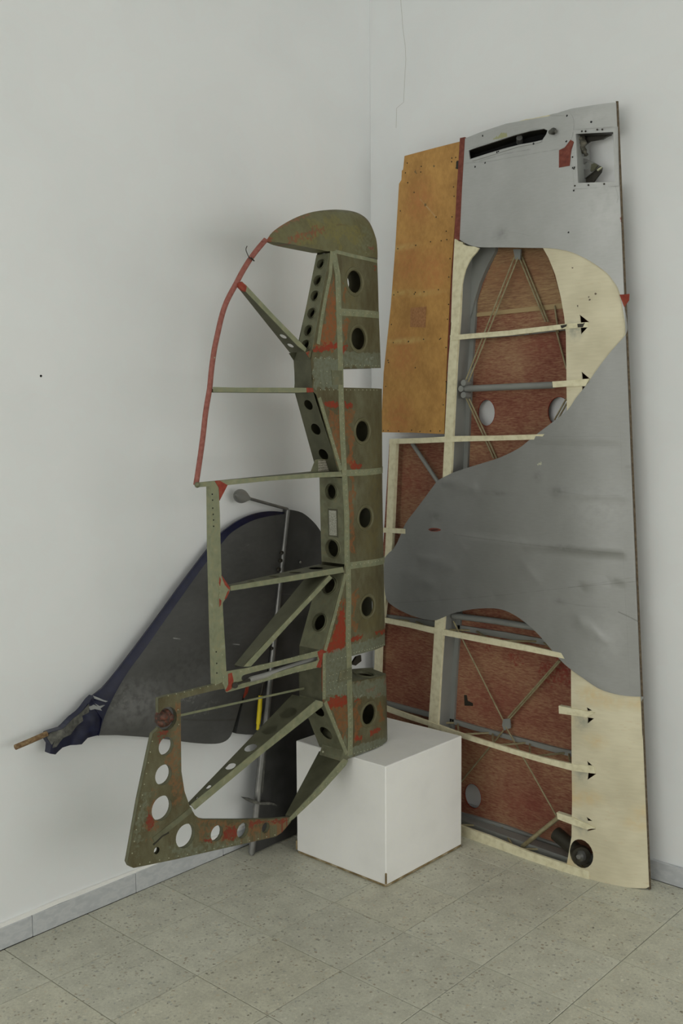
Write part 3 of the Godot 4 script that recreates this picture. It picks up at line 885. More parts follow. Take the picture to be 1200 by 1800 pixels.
	# ---- ribs
	var ribs := [
		[P([.524, 1.95, .797, 1.95, 1.023, 1.958, 1.109, 1.959]), P([1.109, 1.942, 1.024, 1.941, .797, 1.932, .526, 1.931]), 6],
		[P([.195, 1.552, .37, 1.557, .55, 1.566, .765, 1.569, .953, 1.575]), P([.936, 1.556, .804, 1.552, .556, 1.544, .37, 1.536, .192, 1.531]), 0],
		[P([.133, .802, .319, .806, .436, .805, .594, .806, .739, .807, .893, .804, 1.037, .797]), P([1.051, .778, .894, .782, .739, .783, .594, .784, .436, .782, .319, .785, .133, .781]), 6],
		[P([.133, .428, .282, .423, .419, .42, .589, .411, .756, .406, .965, .401, 1.089, .403, 1.171, .411]), P([1.175, .386, 1.09, .379, .965, .381, .756, .388, .589, .392, .419, .401, .282, .402, .133, .405]), 9],
		[P([.254, .026, .422, .032, .594, .04, .74, .041, .912, .032, 1.032, .031, 1.108, .031, 1.162, .029]), P([1.163, -.001, 1.071, -.001, .912, 0, .763, .001, .594, -.001, .422, -.008, .254, -.013]), 6],
		[P([.058, 1.177, .164, 1.182, .29, 1.188]), P([.29, 1.168, .164, 1.162, .058, 1.156]), 0]]
	for r in ribs:
		var poly: PackedVector2Array = r[0].duplicate()
		poly.append_array(r[1])
		var rb := part("rib", plate(poly, [], -0.007, 0.0035, front, 0.05), mat.cream, o, "cream rib cap strip")
		var n: int = r[2]
		var rear_poly := PackedVector2Array()
		for p in poly:
			rear_poly.append(p + Vector2(0, 0.006))
		if n:
			part("rear_flange", plate(rear_poly, [], 0.001, 0.012, rear), mat.grey_paint, rb, "grey rear flange")
			var up: PackedVector2Array = r[0]
			var a = up[maxi(up.size() / 3, 1) if n > 6 else 0]
			var b := up[-1]
			for k in n:
				var p = a.lerp(b, (k + 0.1) / n)
				var q = a.lerp(b, (k + 0.9) / n)
				var y := interpolate(up, p.x) - 0.008
				var yq := interpolate(up, q.x) - 0.008
				var f0 := Vector3(p.x, y, wing_z(p.x, y) - 0.006)
				var f1 := Vector3(q.x, yq, -2.04)
				if k % 2:
					f0 = Vector3(p.x, y, -2.04)
					f1 = Vector3(q.x, yq, wing_z(q.x, yq) - 0.006)
				part("truss_brace", bar(f0, f1, 0.007, 0.007, Vector3.UP), mat.brace, rb)
	# rib ends on the leading edge sheet
	for q in [P([.981, 1.76, 1.053, 1.762, 1.119, 1.766, 1.106, 1.741, 1.054, 1.741, .984, 1.739]), P([1.033, .605, 1.102, .605, 1.17, .603, 1.141, .582, 1.103, .581, 1.035, .577]), P([1.033, .212, 1.103, .209, 1.183, .193, 1.154, .18, 1.104, .183, 1.039, .189])]:
		part("rib_end", plate(q, [], -0.014, 0.006, front, 0.05), mat.cream, o, "cream rib end piece")
	part("rib_splice", plate(P([1.008, 1.954, 1.032, 1.956, 1.03, 1.949, 1.013, 1.943, 1.01, 1.948]), [], 0.003, 0.005, front), mat.dark_metal, o)
	part("rib_splice", plate(P([1.071, 1.955, 1.092, 1.955, 1.097, 1.958, 1.091, 1.943, 1.073, 1.943]), [], 0.003, 0.005, front), mat.dark_metal, o)
	# trailing edge frame, lower left
	var te := P([.192, 1.545, .229, 1.531, .201, 1.088, .171, 1.046, .148, .767, .133, .426])
	var te_band := PackedVector2Array([te[0], Vector2(.231, 1.534), Vector2(.203, 1.088), Vector2(0.135, 0.7), Vector2(0.1, 0.02), Vector2(0.062, 0.02), Vector2(0.098, 0.7), Vector2(.164, 1.084)])
	part("trailing_edge", plate(te_band, [], -0.02, -0.001, front, 0.1), mat.cream, o, "cream trailing edge strip")
	# ---- compression tubes, braces and fittings inside
	var inner := func(p: Vector2, d: float): return Vector3(p.x, p.y, wing_z(p.x, p.y) - d)
	var t0 := Vector2(.581, 1.746)
	var t1 := Vector2(.968, 1.749)
	part("compression_tube", tube([inner.call(t0, 0.03), inner.call(t1, 0.03)], 0.0125, 14), mat.grey_paint, o, "grey compression tube between the ribs")
	for e in [Vector3(0, 0.022, 0), Vector3(0, -0.024, 0), Vector3(-0.012, 0, 0.0)]:
		part("joint_fitting", tube([inner.call(t0, 0.045) + e, inner.call(t0, 0.012) + e], [0.014, 0.012], 10), mat.grey_paint, o)
	part("compression_tube", tube([Vector3(.513, .855, -2.004), Vector3(.725, .862, -1.989), Vector3(.916, .862, -1.983)], 0.0125, 14), mat.grey_paint, o, "grey compression tube under the fabric edge")
	part("compression_tube", tube([Vector3(1.019, .179, -1.973), Vector3(.941, .101, -1.972), Vector3(.858, .016, -1.973)], 0.0085, 12), mat.brace, o, "short diagonal tube near the bottom rib")
	part("drag_brace", tube([Vector3(.292, 1.532, -2.025), Vector3(.441, 1.375, -2.006)], 0.0085, 12), mat.grey_paint, o, "grey diagonal tube in the trailing bay")
	var wires := [[Vector3(.776, 2.225, -2.014), Vector3(.577, 1.774, -1.988)], [Vector3(.79, 2.218, -2.014), Vector3(.59, 1.769, -1.987)], [Vector3(.775, 2.249, -2.025), Vector3(.899, 1.98, -2.03)], [Vector3(.783, 2.249, -2.034), Vector3(.91, 1.979, -2.03)],
		[Vector3(.561, 1.723, -2.008), Vector3(.675, 1.48, -2.038)], [Vector3(.574, 1.723, -2.007), Vector3(.688, 1.48, -2.038)], [Vector3(.941, 1.947, -2.034), Vector3(.985, 1.806, -2.033)], [Vector3(.932, 2.035, -2.036), Vector3(.95, 1.938, -2.034)],
		[Vector3(.513, .833, -2.004), Vector3(.736, .469, -2.024)], [Vector3(1, .751, -1.991), Vector3(.767, .483, -2.022)], [Vector3(.993, .752, -1.991), Vector3(.758, .485, -2.023)], [Vector3(.748, .448, -2.023), Vector3(.996, .17, -1.983)],
		[Vector3(.739, .432, -2.023), Vector3(.523, .163, -2.037)], [Vector3(.944, 1.625, -2.024), Vector3(.996, 1.701, -2.016)], [Vector3(.953, 1.62, -2.024), Vector3(1.005, 1.696, -2.017)]]
	for q in wires:
		part("bracing_wire", tube(q, 0.0033, 8), mat.brace, o)
	part("brace_plate", plate(P([.736, .474, .767, .484, .772, .447, .741, .431, .732, .449]), [], -0.094, -0.088, front), mat.grey_paint, o, "grey cross-brace plate")
	part("upper_fitting", plate(P([.77, 2.251, .803, 2.247, .8, 2.211, .779, 2.213]), [], -0.066, -0.058, front), mat.grey_paint, o, "grey fitting at the head of the braces")
	# torque tube end in the lower right hole
	var hub := Vector3(1.122, .072, -1.943)
	part("torque_tube", tube([hub + Vector3(-0.12, 0.035, -0.03), hub + Vector3(-0.002, 0, 0.0)], 0.027, 18), mat.dark_metal, o, "dark torque tube ending in the round cut-out")
	part("tube_ring", tube([hub + Vector3(-0.003, 0, 0.0), hub + Vector3(0.006, 0, 0.012)], [0.036, 0.033], 22), mat.dark_metal, o)
	part("tube_plug", tube([hub + Vector3(0.002, 0, 0.006), hub + Vector3(0.0, 0, 0.02), hub + Vector3(0.001, 0, 0.025)], [0.022, 0.02, 0.008], 18), mat.steel, o, "bright metal plug in the torque tube")
	part("lower_beam", plate(P([.493, .036, .677, .036, .855, .036, 1.057, .031, 1.057, -.005, .856, -.007, .677, -.007, .493, -.009]), [], -0.1, -0.05, front, 0.1), mat.grey_paint, o, "grey beam behind the bottom rib")
	# ---- silver doped fabric
	build_covering(o, front)
	build_top_details(o, front)
	build_aileron(o)

func interpolate(line: PackedVector2Array, x: float) -> float:
	for i in line.size() - 1:
		if (line[i].x <= x and x <= line[i + 1].x) or (line[i].x >= x and x >= line[i + 1].x):
			return lerpf(line[i].y, line[i + 1].y, (x - line[i].x) / (line[i + 1].x - line[i].x))
	return line[0].y if absf(x - line[0].x) < absf(x - line[-1].x) else line[-1].y

func build_covering(o: Node3D, front: Callable):
	var c := Canvas.new(0.05, 0.5, 1.4, 2.72, 560, noise)
	var lo := seen(135, 136, 134)
	var hi := seen(147, 148, 147)
	c.base(func(u, v): return lo.lerp(hi, clampf(0.55 + 0.5 * noise.get_noise_2d(u * 3, v * 2) + 0.2 * noise.get_noise_2d(u * 12, v * 9) + 0.2 * noise.get_noise_2d(u * 22, v * 130) + 0.08 * fine.get_noise_2d(u * 400, v * 400), 0, 1)))
	var dirt_and_outline := seen(88, 88, 86)  # used for dirt and for the drawn outlines of port frame and slot
	var pale := seen(164, 165, 164)
	for q in [[P([.554, 1.187, .876, 1.176, 1.028, 1.174, 1.249, 1.168]), 0.005, 0.14], [P([.907, 1.568, 1.072, 1.568, 1.223, 1.569]), 0.002, 0.2], [P([.917, 1.539, 1.106, 1.537, 1.224, 1.538]), 0.002, 0.15], [P([1.005, 1.375, 1.111, 1.364, 1.24, 1.368]), 0.004, 0.1],
			[P([1.059, 1.036, 1.2, 1.06, 1.304, 1.077]), 0.002, 0.6], [P([.221, .875, .509, .926, .809, .983, 1.059, 1.035, 1.304, 1.094]), 0.0018, 0.4], [P([1.014, .981, 1.121, .976, 1.21, .979]), 0.004, 0.1], [P([1.237, .966, 1.27, .952, 1.303, .935]), 0.003, 0.8],
			[P([.585, 2.582, .696, 2.568, .863, 2.563, .986, 2.56]), 0.002, 0.6], [P([.654, 2.577, .764, 2.583, .875, 2.579]), 0.003, 0.4], [P([.759, 2.321, .762, 2.295]), 0.002, 0.3], [P([.714, 2.29, .762, 2.301, .823, 2.297, .881, 2.277]), 0.002, 0.15],
			[P([1.04, 2.615, 1.098, 2.61, 1.176, 2.604]), 0.002, 0.7], [P([1.033, 2.528, 1.041, 2.474, 1.046, 2.415]), 0.0018, 0.4], [P([1.046, 2.415, 1.104, 2.411, 1.2, 2.407]), 0.002, 0.5], [P([.604, 2.631, .688, 2.635, .75, 2.638, .809, 2.644, .874, 2.646, .918, 2.645]), 0.002, 0.6], [P([1.187, 2.406, 1.197, 2.371, 1.193, 2.351]), 0.002, 0.8], [P([1.245, 1.176, 1.263, .944, 1.281, .703]), 0.0018, 0.15], [P([1.223, 1.62, 1.235, 1.422]), 0.0018, 0.15]]:
		c.line(q[0], q[1], dirt_and_outline, q[2])
	for q in [[Vector2(.929, 1.422), 0.03, 0.03], [Vector2(1.014, 1.375), 0.03, 0.012], [Vector2(1.046, 1.175), 0.1, 0.02], [Vector2(1.024, .982), 0.04, 0.02], [Vector2(.458, 1.251), 0.05, 0.03], [Vector2(.756, 2.299), 0.05, 0.04], [Vector2(1.011, 1.375), 0.05, 0.03], [Vector2(1.262, 1.466), 0.03, 0.01], [Vector2(.751, 1.356), 0.1, 0.015]]:
		c.cloud(q[0], q[1], q[2], dirt_and_outline, 0.25)
	for q in [[Vector2(1.161, 1.316), 0.2, 0.16], [Vector2(1.205, .866), 0.12, 0.14], [Vector2(1.148, 2.345), 0.12, 0.2], [Vector2(1.097, 2.648), 0.1, 0.04]]:
		c.cloud(q[0], q[1], q[2], pale, 0.3)
	for q in P([.933, 1.472, .926, 1.465, .94, 1.474]):
		c.patch(circle(q, 0.006, 0.004, 7), seen(190, 190, 170), 0.9, 0.004)
	c.patch(P([.717, 2.649, .749, 2.656, .777, 2.654, .78, 2.645, .749, 2.643, .722, 2.64]), seen(128, 128, 92), 0.8, 0.004)
	for q in P([.668, 2.665, 1.014, 2.667, 1.014, 2.581, .635, 2.56, .681, 2.566, .887, 2.596, 1.039, 2.488, 1.046, 2.487, 1.045, 2.411, 1.029, 2.271, .735, 2.594, .741, 2.596, 1.101, 2.632]):
		c.patch(circle(q, 0.0032, 0.0032, 7), Color(0.05, 0.05, 0.05), 1.0, 0.0006)
	c.patch(P([1.203, 2.306, 1.208, 2.305, 1.214, 2.287, 1.209, 2.287]), seen(110, 66, 60), 0.9, 0.003)
	c.patch(P([1.217, 2.266, 1.227, 2.266, 1.229, 2.238, 1.221, 2.24]), seen(104, 56, 52), 0.9, 0.003)
	mat.silver = c.material(0.5, 0.6)
	mat.silver_dimmed = mat.silver.duplicate()
	mat.silver_dimmed.albedo_color = Color(0.84, 0.84, 0.835)  # darker copy: the dimmer reflection of the lower sheet put into its colour
	var folds := [[Vector2(.554, 1.187), Vector2(.876, 1.176), 0.008, 0.003], [Vector2(.876, 1.176), Vector2(1.249, 1.168), 0.008, 0.003], [Vector2(1.059, 1.035), Vector2(1.304, 1.087), 0.006, 0.002], [Vector2(.221, .875), Vector2(.809, .983), 0.006, 0.0015],
		[Vector2(1.093, .913), Vector2(1.182, .847), 0.014, 0.001], [Vector2(1.105, .929), Vector2(1.198, .861), 0.013, 0.0022], [Vector2(.37, 1.076), Vector2(.544, 1.064), 0.018, 0.004], [Vector2(.548, 1.175), Vector2(.615, 1.127), 0.012, 0.001],
		[Vector2(.447, .991), Vector2(.648, .991), 0.018, 0.001], [Vector2(.277, 1.009), Vector2(.435, .98), 0.025, 0.004], [Vector2(.493, 1.389), Vector2(.643, 1.373), 0.016, 0.004], [Vector2(.878, 1.098), Vector2(.927, 1.052), 0.016, 0.0012],
		[Vector2(.917, 1.555), Vector2(1.224, 1.555), 0.012, 0.002], [Vector2(1.005, 1.367), Vector2(1.24, 1.368), 0.012, 0.002], [Vector2(1.093, .736), Vector2(1.21, .695), 0.02, 0.001], [Vector2(.433, 1.267), Vector2(.439, 1.194), 0.02, 0.003]]
	var wavy := func(u, v, w):
		var z = wing_z(u, v) + w
		var q = Vector2(u, v)
		for f in folds:
			var d = q.distance_squared_to(Geometry2D.get_closest_point_to_segment(q, f[0], f[1])) / (f[2] * f[2])
			if d < 6.0:
				z += f[3] * exp(-d)
		return Vector3(u, v, z)
	# upper sheet
	var slot := soft(P([.606, 2.624, .631, 2.627, .695, 2.631, .75, 2.635, .809, 2.64, .874, 2.642, .927, 2.639, .941, 2.631, .937, 2.619, .922, 2.602, .887, 2.601, .83, 2.603, .764, 2.601, .695, 2.597, .612, 2.591]), true, 1)
	var port := P([1.05, 2.599, 1.177, 2.586, 1.186, 2.421, 1.062, 2.433])
	var top := P([.565, 2.305, .576, 2.484, .588, 2.671, .657, 2.679, .696, 2.682, .771, 2.687, .853, 2.683, .941, 2.678, .991, 2.684, 1.031, 2.687, 1.108, 2.685, 1.176, 2.683])
	for y in [2.68, 2.5, 2.3, 2.1, 1.95]:
		top.append(Vector2(1.361 - 0.0665 * y - 0.0005, y))
	var low := soft(P([1.212, 2.047, 1.205, 2.066, 1.194, 2.085, 1.167, 2.121, 1.122, 2.157, 1.075, 2.186, 1.027, 2.208, .959, 2.225, .898, 2.233, .779, 2.249, .663, 2.264, .612, 2.279, .566, 2.304]), false, 3)
	low.remove_at(low.size() - 1)
	top.append_array(low)
	part("upper_covering", plate(top, [slot, port], -0.002, 0.003, wavy, 0.03), mat.silver, o, "upper sheet of silver doped covering with a slot and a square port")
	# lower sheet
	var mid := soft(P([1.227, 2.001, 1.236, 1.955, 1.235, 1.914, 1.19, 1.858, 1.147, 1.801, 1.11, 1.747, 1.071, 1.7, 1.041, 1.659, .979, 1.614, .917, 1.572, .881, 1.546, .843, 1.521, .766, 1.488, .686, 1.465, .601, 1.442, .541, 1.424]), false, 3)
	mid.append_array(soft(P([.466, 1.392, .401, 1.323, .343, 1.264, .29, 1.209, .256, 1.151, .224, 1.105, .178, 1.069, .161, 1.04, .161, .947, .175, .885, .214, .861, .291, .842, .372, .833, .449, .834, .492, .85, .546, .875, .627, .901, .704, .917, .769, .923, .821, .915, .872, .895, .931, .86, .98, .819, 1.028, .776, 1.066, .749, 1.128, .717, 1.179, .691, 1.234, .678, 1.286, .675, 1.327, .678]), false, 3))
	for y in [0.66, 0.9, 1.2, 1.5, 1.8, 1.88]:
		mid.append(Vector2(1.361 - 0.0665 * y - 0.0005, y))
	part("lower_covering", plate(mid, [], 0.0005, 0.003, wavy, 0.024), mat.silver_dimmed, o, "lower sheet of silver fabric cut away in a wavy outline")
	part("fabric_tear", plate(soft(P([.421, 1.196, .439, 1.203, .47, 1.204, .487, 1.199, .47, 1.192, .439, 1.19]), true, 2), [], 0.002, 0.0045, wavy), mat.red_tape, o, "small red-edged tear")
	part("fabric_tear", plate(soft(P([.433, 1.196, .468, 1.2, .475, 1.198, .446, 1.193]), true, 2), [], 0.004, 0.0052, wavy), plain(seen(40, 26, 24), 0.9), o)

func build_top_details(o: Node3D, front: Callable):
	part("red_tape", plate(P([.564, 2.677, .587, 2.676, .576, 2.484, .567, 2.3, .541, 2.312, .551, 2.488]), [], -0.03, 0.0035, front, 0.2), mat.red_tape, o, "red-brown tape along the upper left edge")
	part("red_patch", plate(P([.988, 2.555, 1.009, 2.56, 1.03, 2.583, 1.043, 2.574, 1.034, 2.549, 1.029, 2.496, .989, 2.496]), [], 0.002, 0.0045, front), mat.red_tape, o, "red-brown patch beside the square port")
	part("red_patch", plate(P([1.211, 2.045, 1.244, 2.045, 1.243, 2.024, 1.227, 2.003]), [], 0.002, 0.0048, front, 0.02), mat.primer, o, "red patch at the right edge")
	part("torn_rim", plate(P([.785, 2.687, .847, 2.69, .873, 2.687, .947, 2.686, .949, 2.679, .898, 2.679, .847, 2.682, .795, 2.684]), [], -0.02, -0.008, front), mat.cream, o, "cream torn plywood above the slot")
	# frame of the square port
	var port := P([1.05, 2.599, 1.177, 2.586, 1.186, 2.421, 1.062, 2.433])
	var rim := P([1.04, 2.615, 1.191, 2.601, 1.2, 2.406, 1.046, 2.415, 1.049, 2.439, 1.033, 2.528, 1.044, 2.568])
	part("port_frame", plate(rim, [port], 0.003, 0.006, front), mat.silver, o, "raised frame round the square port")
	for q in P([1.071, 2.604, 1.084, 2.602, 1.124, 2.601, 1.141, 2.599, 1.046, 2.483, 1.051, 2.425, 1.099, 2.421, 1.152, 2.418, 1.04, 2.523]):
		part("port_screw", ball(Vector3(q.x, q.y, wing_z(q.x, q.y) + 0.006), 0.0032), mat.dark_metal, o)
	var depth := func(u, v, w): return Vector3(u, v, lerpf(-2.05, wing_z(u, v), w))
	part("port_wall", plate(P([1.047, 2.598, 1.051, 2.599, 1.063, 2.433, 1.058, 2.434]), [], 0.0, 1.0, depth), mat.grey_paint, o, "inner wall of the square port")
	part("port_wall", plate(P([1.05, 2.599, 1.177, 2.586, 1.177, 2.591, 1.05, 2.603]), [], 0.55, 1.0, depth), mat.dark_metal, o, "inner wall of the square port")
	# bracket with a round hole inside the port
	var bf := func(u, v, w): return Vector3(u, v, -2.01 + w)
	part("bracket", plate(P([1.049, 2.527, 1.075, 2.517, 1.103, 2.5, 1.12, 2.488, 1.054, 2.451]), [circle(Vector2(1.068, 2.497), 0.0125)], 0.0, 0.006, bf), mat.steel, o, "metal bracket with a round hole in the port")
	part("bracket_flange", plate(P([1.05, 2.454, 1.115, 2.49, 1.121, 2.485, 1.118, 2.47, 1.09, 2.441, 1.045, 2.443]), [], -0.012, -0.004, bf), mat.dark_metal, o, "dark flange under the bracket")
	part("bracket_tab", plate(P([1.089, 2.498, 1.1, 2.5, 1.114, 2.49, 1.101, 2.477, 1.086, 2.475]), [], 0.005, 0.011, bf), mat.green_dark, o)
	part("bracket_tip", tube([Vector3(1.116, 2.472, -1.993), Vector3(1.131, 2.48, -1.996)], 0.004, 8), mat.rivet, o)
	var lump := [Vector3(1.045, 2.594, -1.996), Vector3(1.058, 2.577, -1.997), Vector3(1.055, 2.559, -1.996), Vector3(1.064, 2.545, -1.997), Vector3(1.072, 2.529, -1.998)]
	part("broken_fitting", tube(curve3(lump, 4), [0.01, 0.015, 0.019, 0.011, 0.014, 0.018, 0.012, 0.009, 0.014, 0.012, 0.008, 0.011, 0.012, 0.007, 0.006, 0.009, 0.004], 5), mat.dark_fitting, o, "crumpled metal fitting in the port")
	part("broken_fitting", plate(P([1.034, 2.609, 1.144, 2.599, 1.143, 2.592, 1.128, 2.588, 1.115, 2.582, 1.096, 2.582, 1.071, 2.582, 1.058, 2.576]), [], -0.06, -0.05, front), mat.dark_metal, o, "dark bent sheet at the top of the port")
	# slot lip and pins
	part("slot_lip", plate(soft(P([.61, 2.589, .695, 2.595, .764, 2.599, .83, 2.601, .887, 2.599, .922, 2.599, .919, 2.595, .887, 2.594, .83, 2.596, .764, 2.591, .696, 2.586, .625, 2.582]), true, 1), [], 0.002, 0.006, front, 0.05), mat.silver, o, "raised lower lip of the slot")
	var slot_shade := P([.562, 2.648, .723, 2.656, .9, 2.661, .931, 2.647, .926, 2.617, .804, 2.609, .566, 2.598])  # dark plates added behind the slot to stand in for its shade
	part("slot_shade_plate", plate(slot_shade, [], -0.062, -0.058, front, 0.1), mat.black, o, "added dark plate for the shade behind the slot")
	part("slot_shade_plate", plate(strip(P([.601, 2.625, .631, 2.627, .695, 2.631, .75, 2.635, .809, 2.64, .874, 2.642, .927, 2.639, .944, 2.631]), 0.003), [], -0.06, -0.002, front, 0.1), mat.dark_metal, o)
	part("slot_pin", tube([Vector3(.809, 2.621, -1.989), Vector3(.82, 2.631, -1.969)], [0.012, 0.011], 12), mat.steel, o, "metal pin inside the slot")
	part("slot_pin", tube([Vector3(.95, 2.624, -1.961), Vector3(.969, 2.621, -1.949), Vector3(.98, 2.618, -1.95)], [0.008, 0.012, 0.006], 10), mat.torn, o, "bolt at the end of the slot")
	part("slot_bolt_hole", plate(circle(Vector2(.963, 2.626), 0.0125, 0.009, 12), [], 0.003, 0.0046, front), mat.black, o)
	part("round_plate", plate(soft(P([.947, 2.682, .983, 2.682, 1.014, 2.68, 1.033, 2.664, 1.04, 2.64, 1.04, 2.611, 1.032, 2.583, 1.014, 2.564, .986, 2.558, .98, 2.563, 1.01, 2.574, 1.025, 2.598, 1.029, 2.629, 1.022, 2.654, 1.004, 2.669, .978, 2.673]), true, 2), [], 0.002, 0.0042, front, 0.04), mat.silver, o, "curved edge of the round cover plate")
	# closing rib added at the top to keep the slot dark
	var top := P([.566, 2.673, .657, 2.673, .771, 2.681, .941, 2.673, 1.031, 2.682, 1.137, 2.678])
	part("added_top_rib", plate(strip(top, 0.008), [], 0.0, 0.98, func(u, v, w): return Vector3(u, v - 0.006, lerpf(-2.055, wing_z(u, v), w)), 0.1), mat.rust, o)
	part("root_board", plate(PackedVector2Array([Vector2(0.56, 2.62), Vector2(0.56, 2.38), Vector2(1.0, 2.38), Vector2(1.0, 2.62)]), [], 0.0, 0.004, func(u, v, w): return Vector3(u, v, -2.044 + w)), mat.dark_metal, o)

func build_aileron(o: Node3D):
	var face := func(u, v, w): return Vector3(u, v, -1.952 - 0.11 * pow(maxf(0.0, 0.62 - u), 2.0) - 0.009 * v + w)
	var c := Canvas.new(0.1, 1.5, 0.62, 2.72, 620, noise)
	var a = seen(130, 96, 50)
	var b := seen(154, 117, 64)
	c.base(func(u, v): return a.lerp(b, clampf(0.5 + 0.7 * noise.get_noise_2d(u * 6, v * 5) + 0.4 * noise.get_noise_2d(u * 40, v * 26) + 0.25 * fine.get_noise_2d(u * 220, v * 60), 0, 1)))
	for q in [Vector2(.277, 1.893), Vector2(.359, 2.479), Vector2(.256, 1.64), Vector2(.3, 2.251), Vector2(.43, 2.203)]:
		c.cloud(q, 0.12, 0.14, seen(146, 94, 54), 0.6)
	for q in [Vector2(.251, 2.137), Vector2(.396, 2.123), Vector2(.264, 1.945), Vector2(.306, 1.945), Vector2(.275, 2.314)]:
		c.cloud(q, 0.14, 0.02, seen(156, 134, 84), 0.7)
	c.line(P([.364, 2.486, .405, 2.446, .448, 2.402]), 0.006, seen(150, 128, 96), 0.6)
	c.line(P([.553, 2.664, .549, 2.496, .531, 2.273, .506, 1.847, .492, 1.578]), 0.012, seen(150, 116, 58), 0.7)
	for q in [Vector2(.338, 2.595), Vector2(.435, 2.601), Vector2(.388, 2.462)]:
		c.patch(circle(q, 0.005, 0.006, 8), seen(84, 70, 44), 0.9, 0.004)
	mat.orange = c.material(0.55)
	var out := P([.281, 2.666, .415, 2.667, .554, 2.668, .556, 2.647, .545, 2.489, .519, 2.176, .505, 1.922, .492, 1.573, .332, 1.578, .155, 1.579, .169, 1.823, .209, 2.09, .233, 2.32, .252, 2.564, .265, 2.577, .267, 2.612, .274, 2.615])
	var al := part("aileron", plate(out, [], -0.034, 0.0, face, 0.06), mat.orange, o, "amber varnished plywood aileron hanging at the left edge")
	part("edge_strip", plate(P([.555, 2.666, .562, 2.665, .552, 2.488, .527, 2.175, .512, 1.921, .498, 1.576, .492, 1.573, .505, 1.922, .519, 2.176, .545, 2.489]), [], -0.036, -0.002, face, 0.2), mat.red_tape, al, "dark red-brown edge of the aileron")
	part("patch", plate(P([.318, 2.072, .4, 2.07, .396, 1.989, .316, 1.997]), [], 0.0, 0.0012, face), mottled([[0.0, seen(112, 78, 50)], [0.5, seen(128, 92, 60)], [1.0, seen(142, 104, 70)]], 0.03, 0.8, 0.0, Vector3.ONE * 5), al, "square brown patch")
	var dots := P([.26, 2.457, .247, 2.311, .226, 2.131, .213, 2.014, .194, 1.871, .343, 2.312, .418, 2.316, .471, 2.313, .498, 2.314, .522, 2.396, .531, 2.471, .528, 2.506, .539, 2.574, .518, 2.601, .537, 2.613, .519, 2.614, .495, 2.346, .514, 2.241, .509, 2.172, .509, 2.069, .504, 2.013, .498, 1.906, .387, 2.128, .459, 2.129, .337, 2.124, .386, 1.944, .308, 1.941, .224, 1.941, .472, 1.942, .445, 2.406, .333, 2.517, .369, 2.61, .367, 2.589, .296, 2.636, .287, 2.6, .299, 2.56, .198, 1.862, .182, 1.766, .196, 1.586, .169, 1.586, .256, 1.584, .326, 1.588, .37, 1.583, .424, 1.585, .471, 1.585, .487, 1.686, .5, 1.775, .506, 1.809, .306, 1.939, .467, 1.939, .344, 1.835, .248, 2.14, .342, 2.13])
	var s := Shape.new()
	for q in dots:
		ball(face.call(q.x, q.y, 0.0002), 0.0027, s, 6)
	part("nail", s, mat.dark_metal, al, "dark nail heads along the edges", true)
	for q in [[Vector2(.551, 2.584), 0.03], [Vector2(.5, 1.75), 0.05]]:
		part("hinge", block(Vector3(q[0].x + 0.004, q[0].y, -1.985), Vector3(0.03, q[1], 0.03), 0.004), mat.dark_metal, al, "dark hinge between aileron and wing")

# ---------------------------------------------------------------- the green rudder frame that stands on the plinth

func depth_at(v: float) -> float:   # the thickness of the rudder
	return 0.11 if v < 1.35 else 0.11 - 0.05 * minf(1.0, (v - 1.35) / 0.75)

func nose_drop(u: float, v: float) -> float:
	var s := clampf((u - (1.642 - 0.0258 * (v - 0.43) - 0.15)) / 0.15, 0.0, 0.999)
	return depth_at(v) / 2.0 * (1.0 - sqrt(1.0 - s * s))

func web(called: String, a: Vector2, b: Vector2, da: float, db: float, holes: Array, o: Node3D, m: Material, rims := true, label := "") -> MeshInstance3D:
	# a sheet that runs back from the line a-b of the near face; holes are [along 0..1, across 0..1, radius]
	var d = (b - a).normalized()
	var n := d.orthogonal()
	var l := a.distance_to(b)
	var f := func(s, q, w):
		var p = a + d * s + n * w
		return Vector3(0.515 - q, p.y, -p.x)
	var cut := []
	for h in holes:
		cut.append(circle(Vector2(h[0] * l, h[1] * lerpf(da, db, h[0])), h[2], -1.0, 18))
	var r := part(called, plate(PackedVector2Array([Vector2(0, 0), Vector2(l, 0), Vector2(l, db), Vector2(0, da)]), cut, -0.0012, 0.0012, f), m, o, label)
	var g := func(s, q, w):
		var p = a + d * s + n * w
		return Vector3(0.515 - q, p.y, -p.x)
	if rims:
		for h in holes:
			var c := Vector2(h[0] * l, h[1] * lerpf(da, db, h[0]))
			part("hole_rim", ring(c, h[2], h[2] * 1.28, 0.004, g), mat.green, r)
			part("hole_rim", ring(c, h[2], h[2] * 1.28, -0.004, g), mat.green, r)
	return r

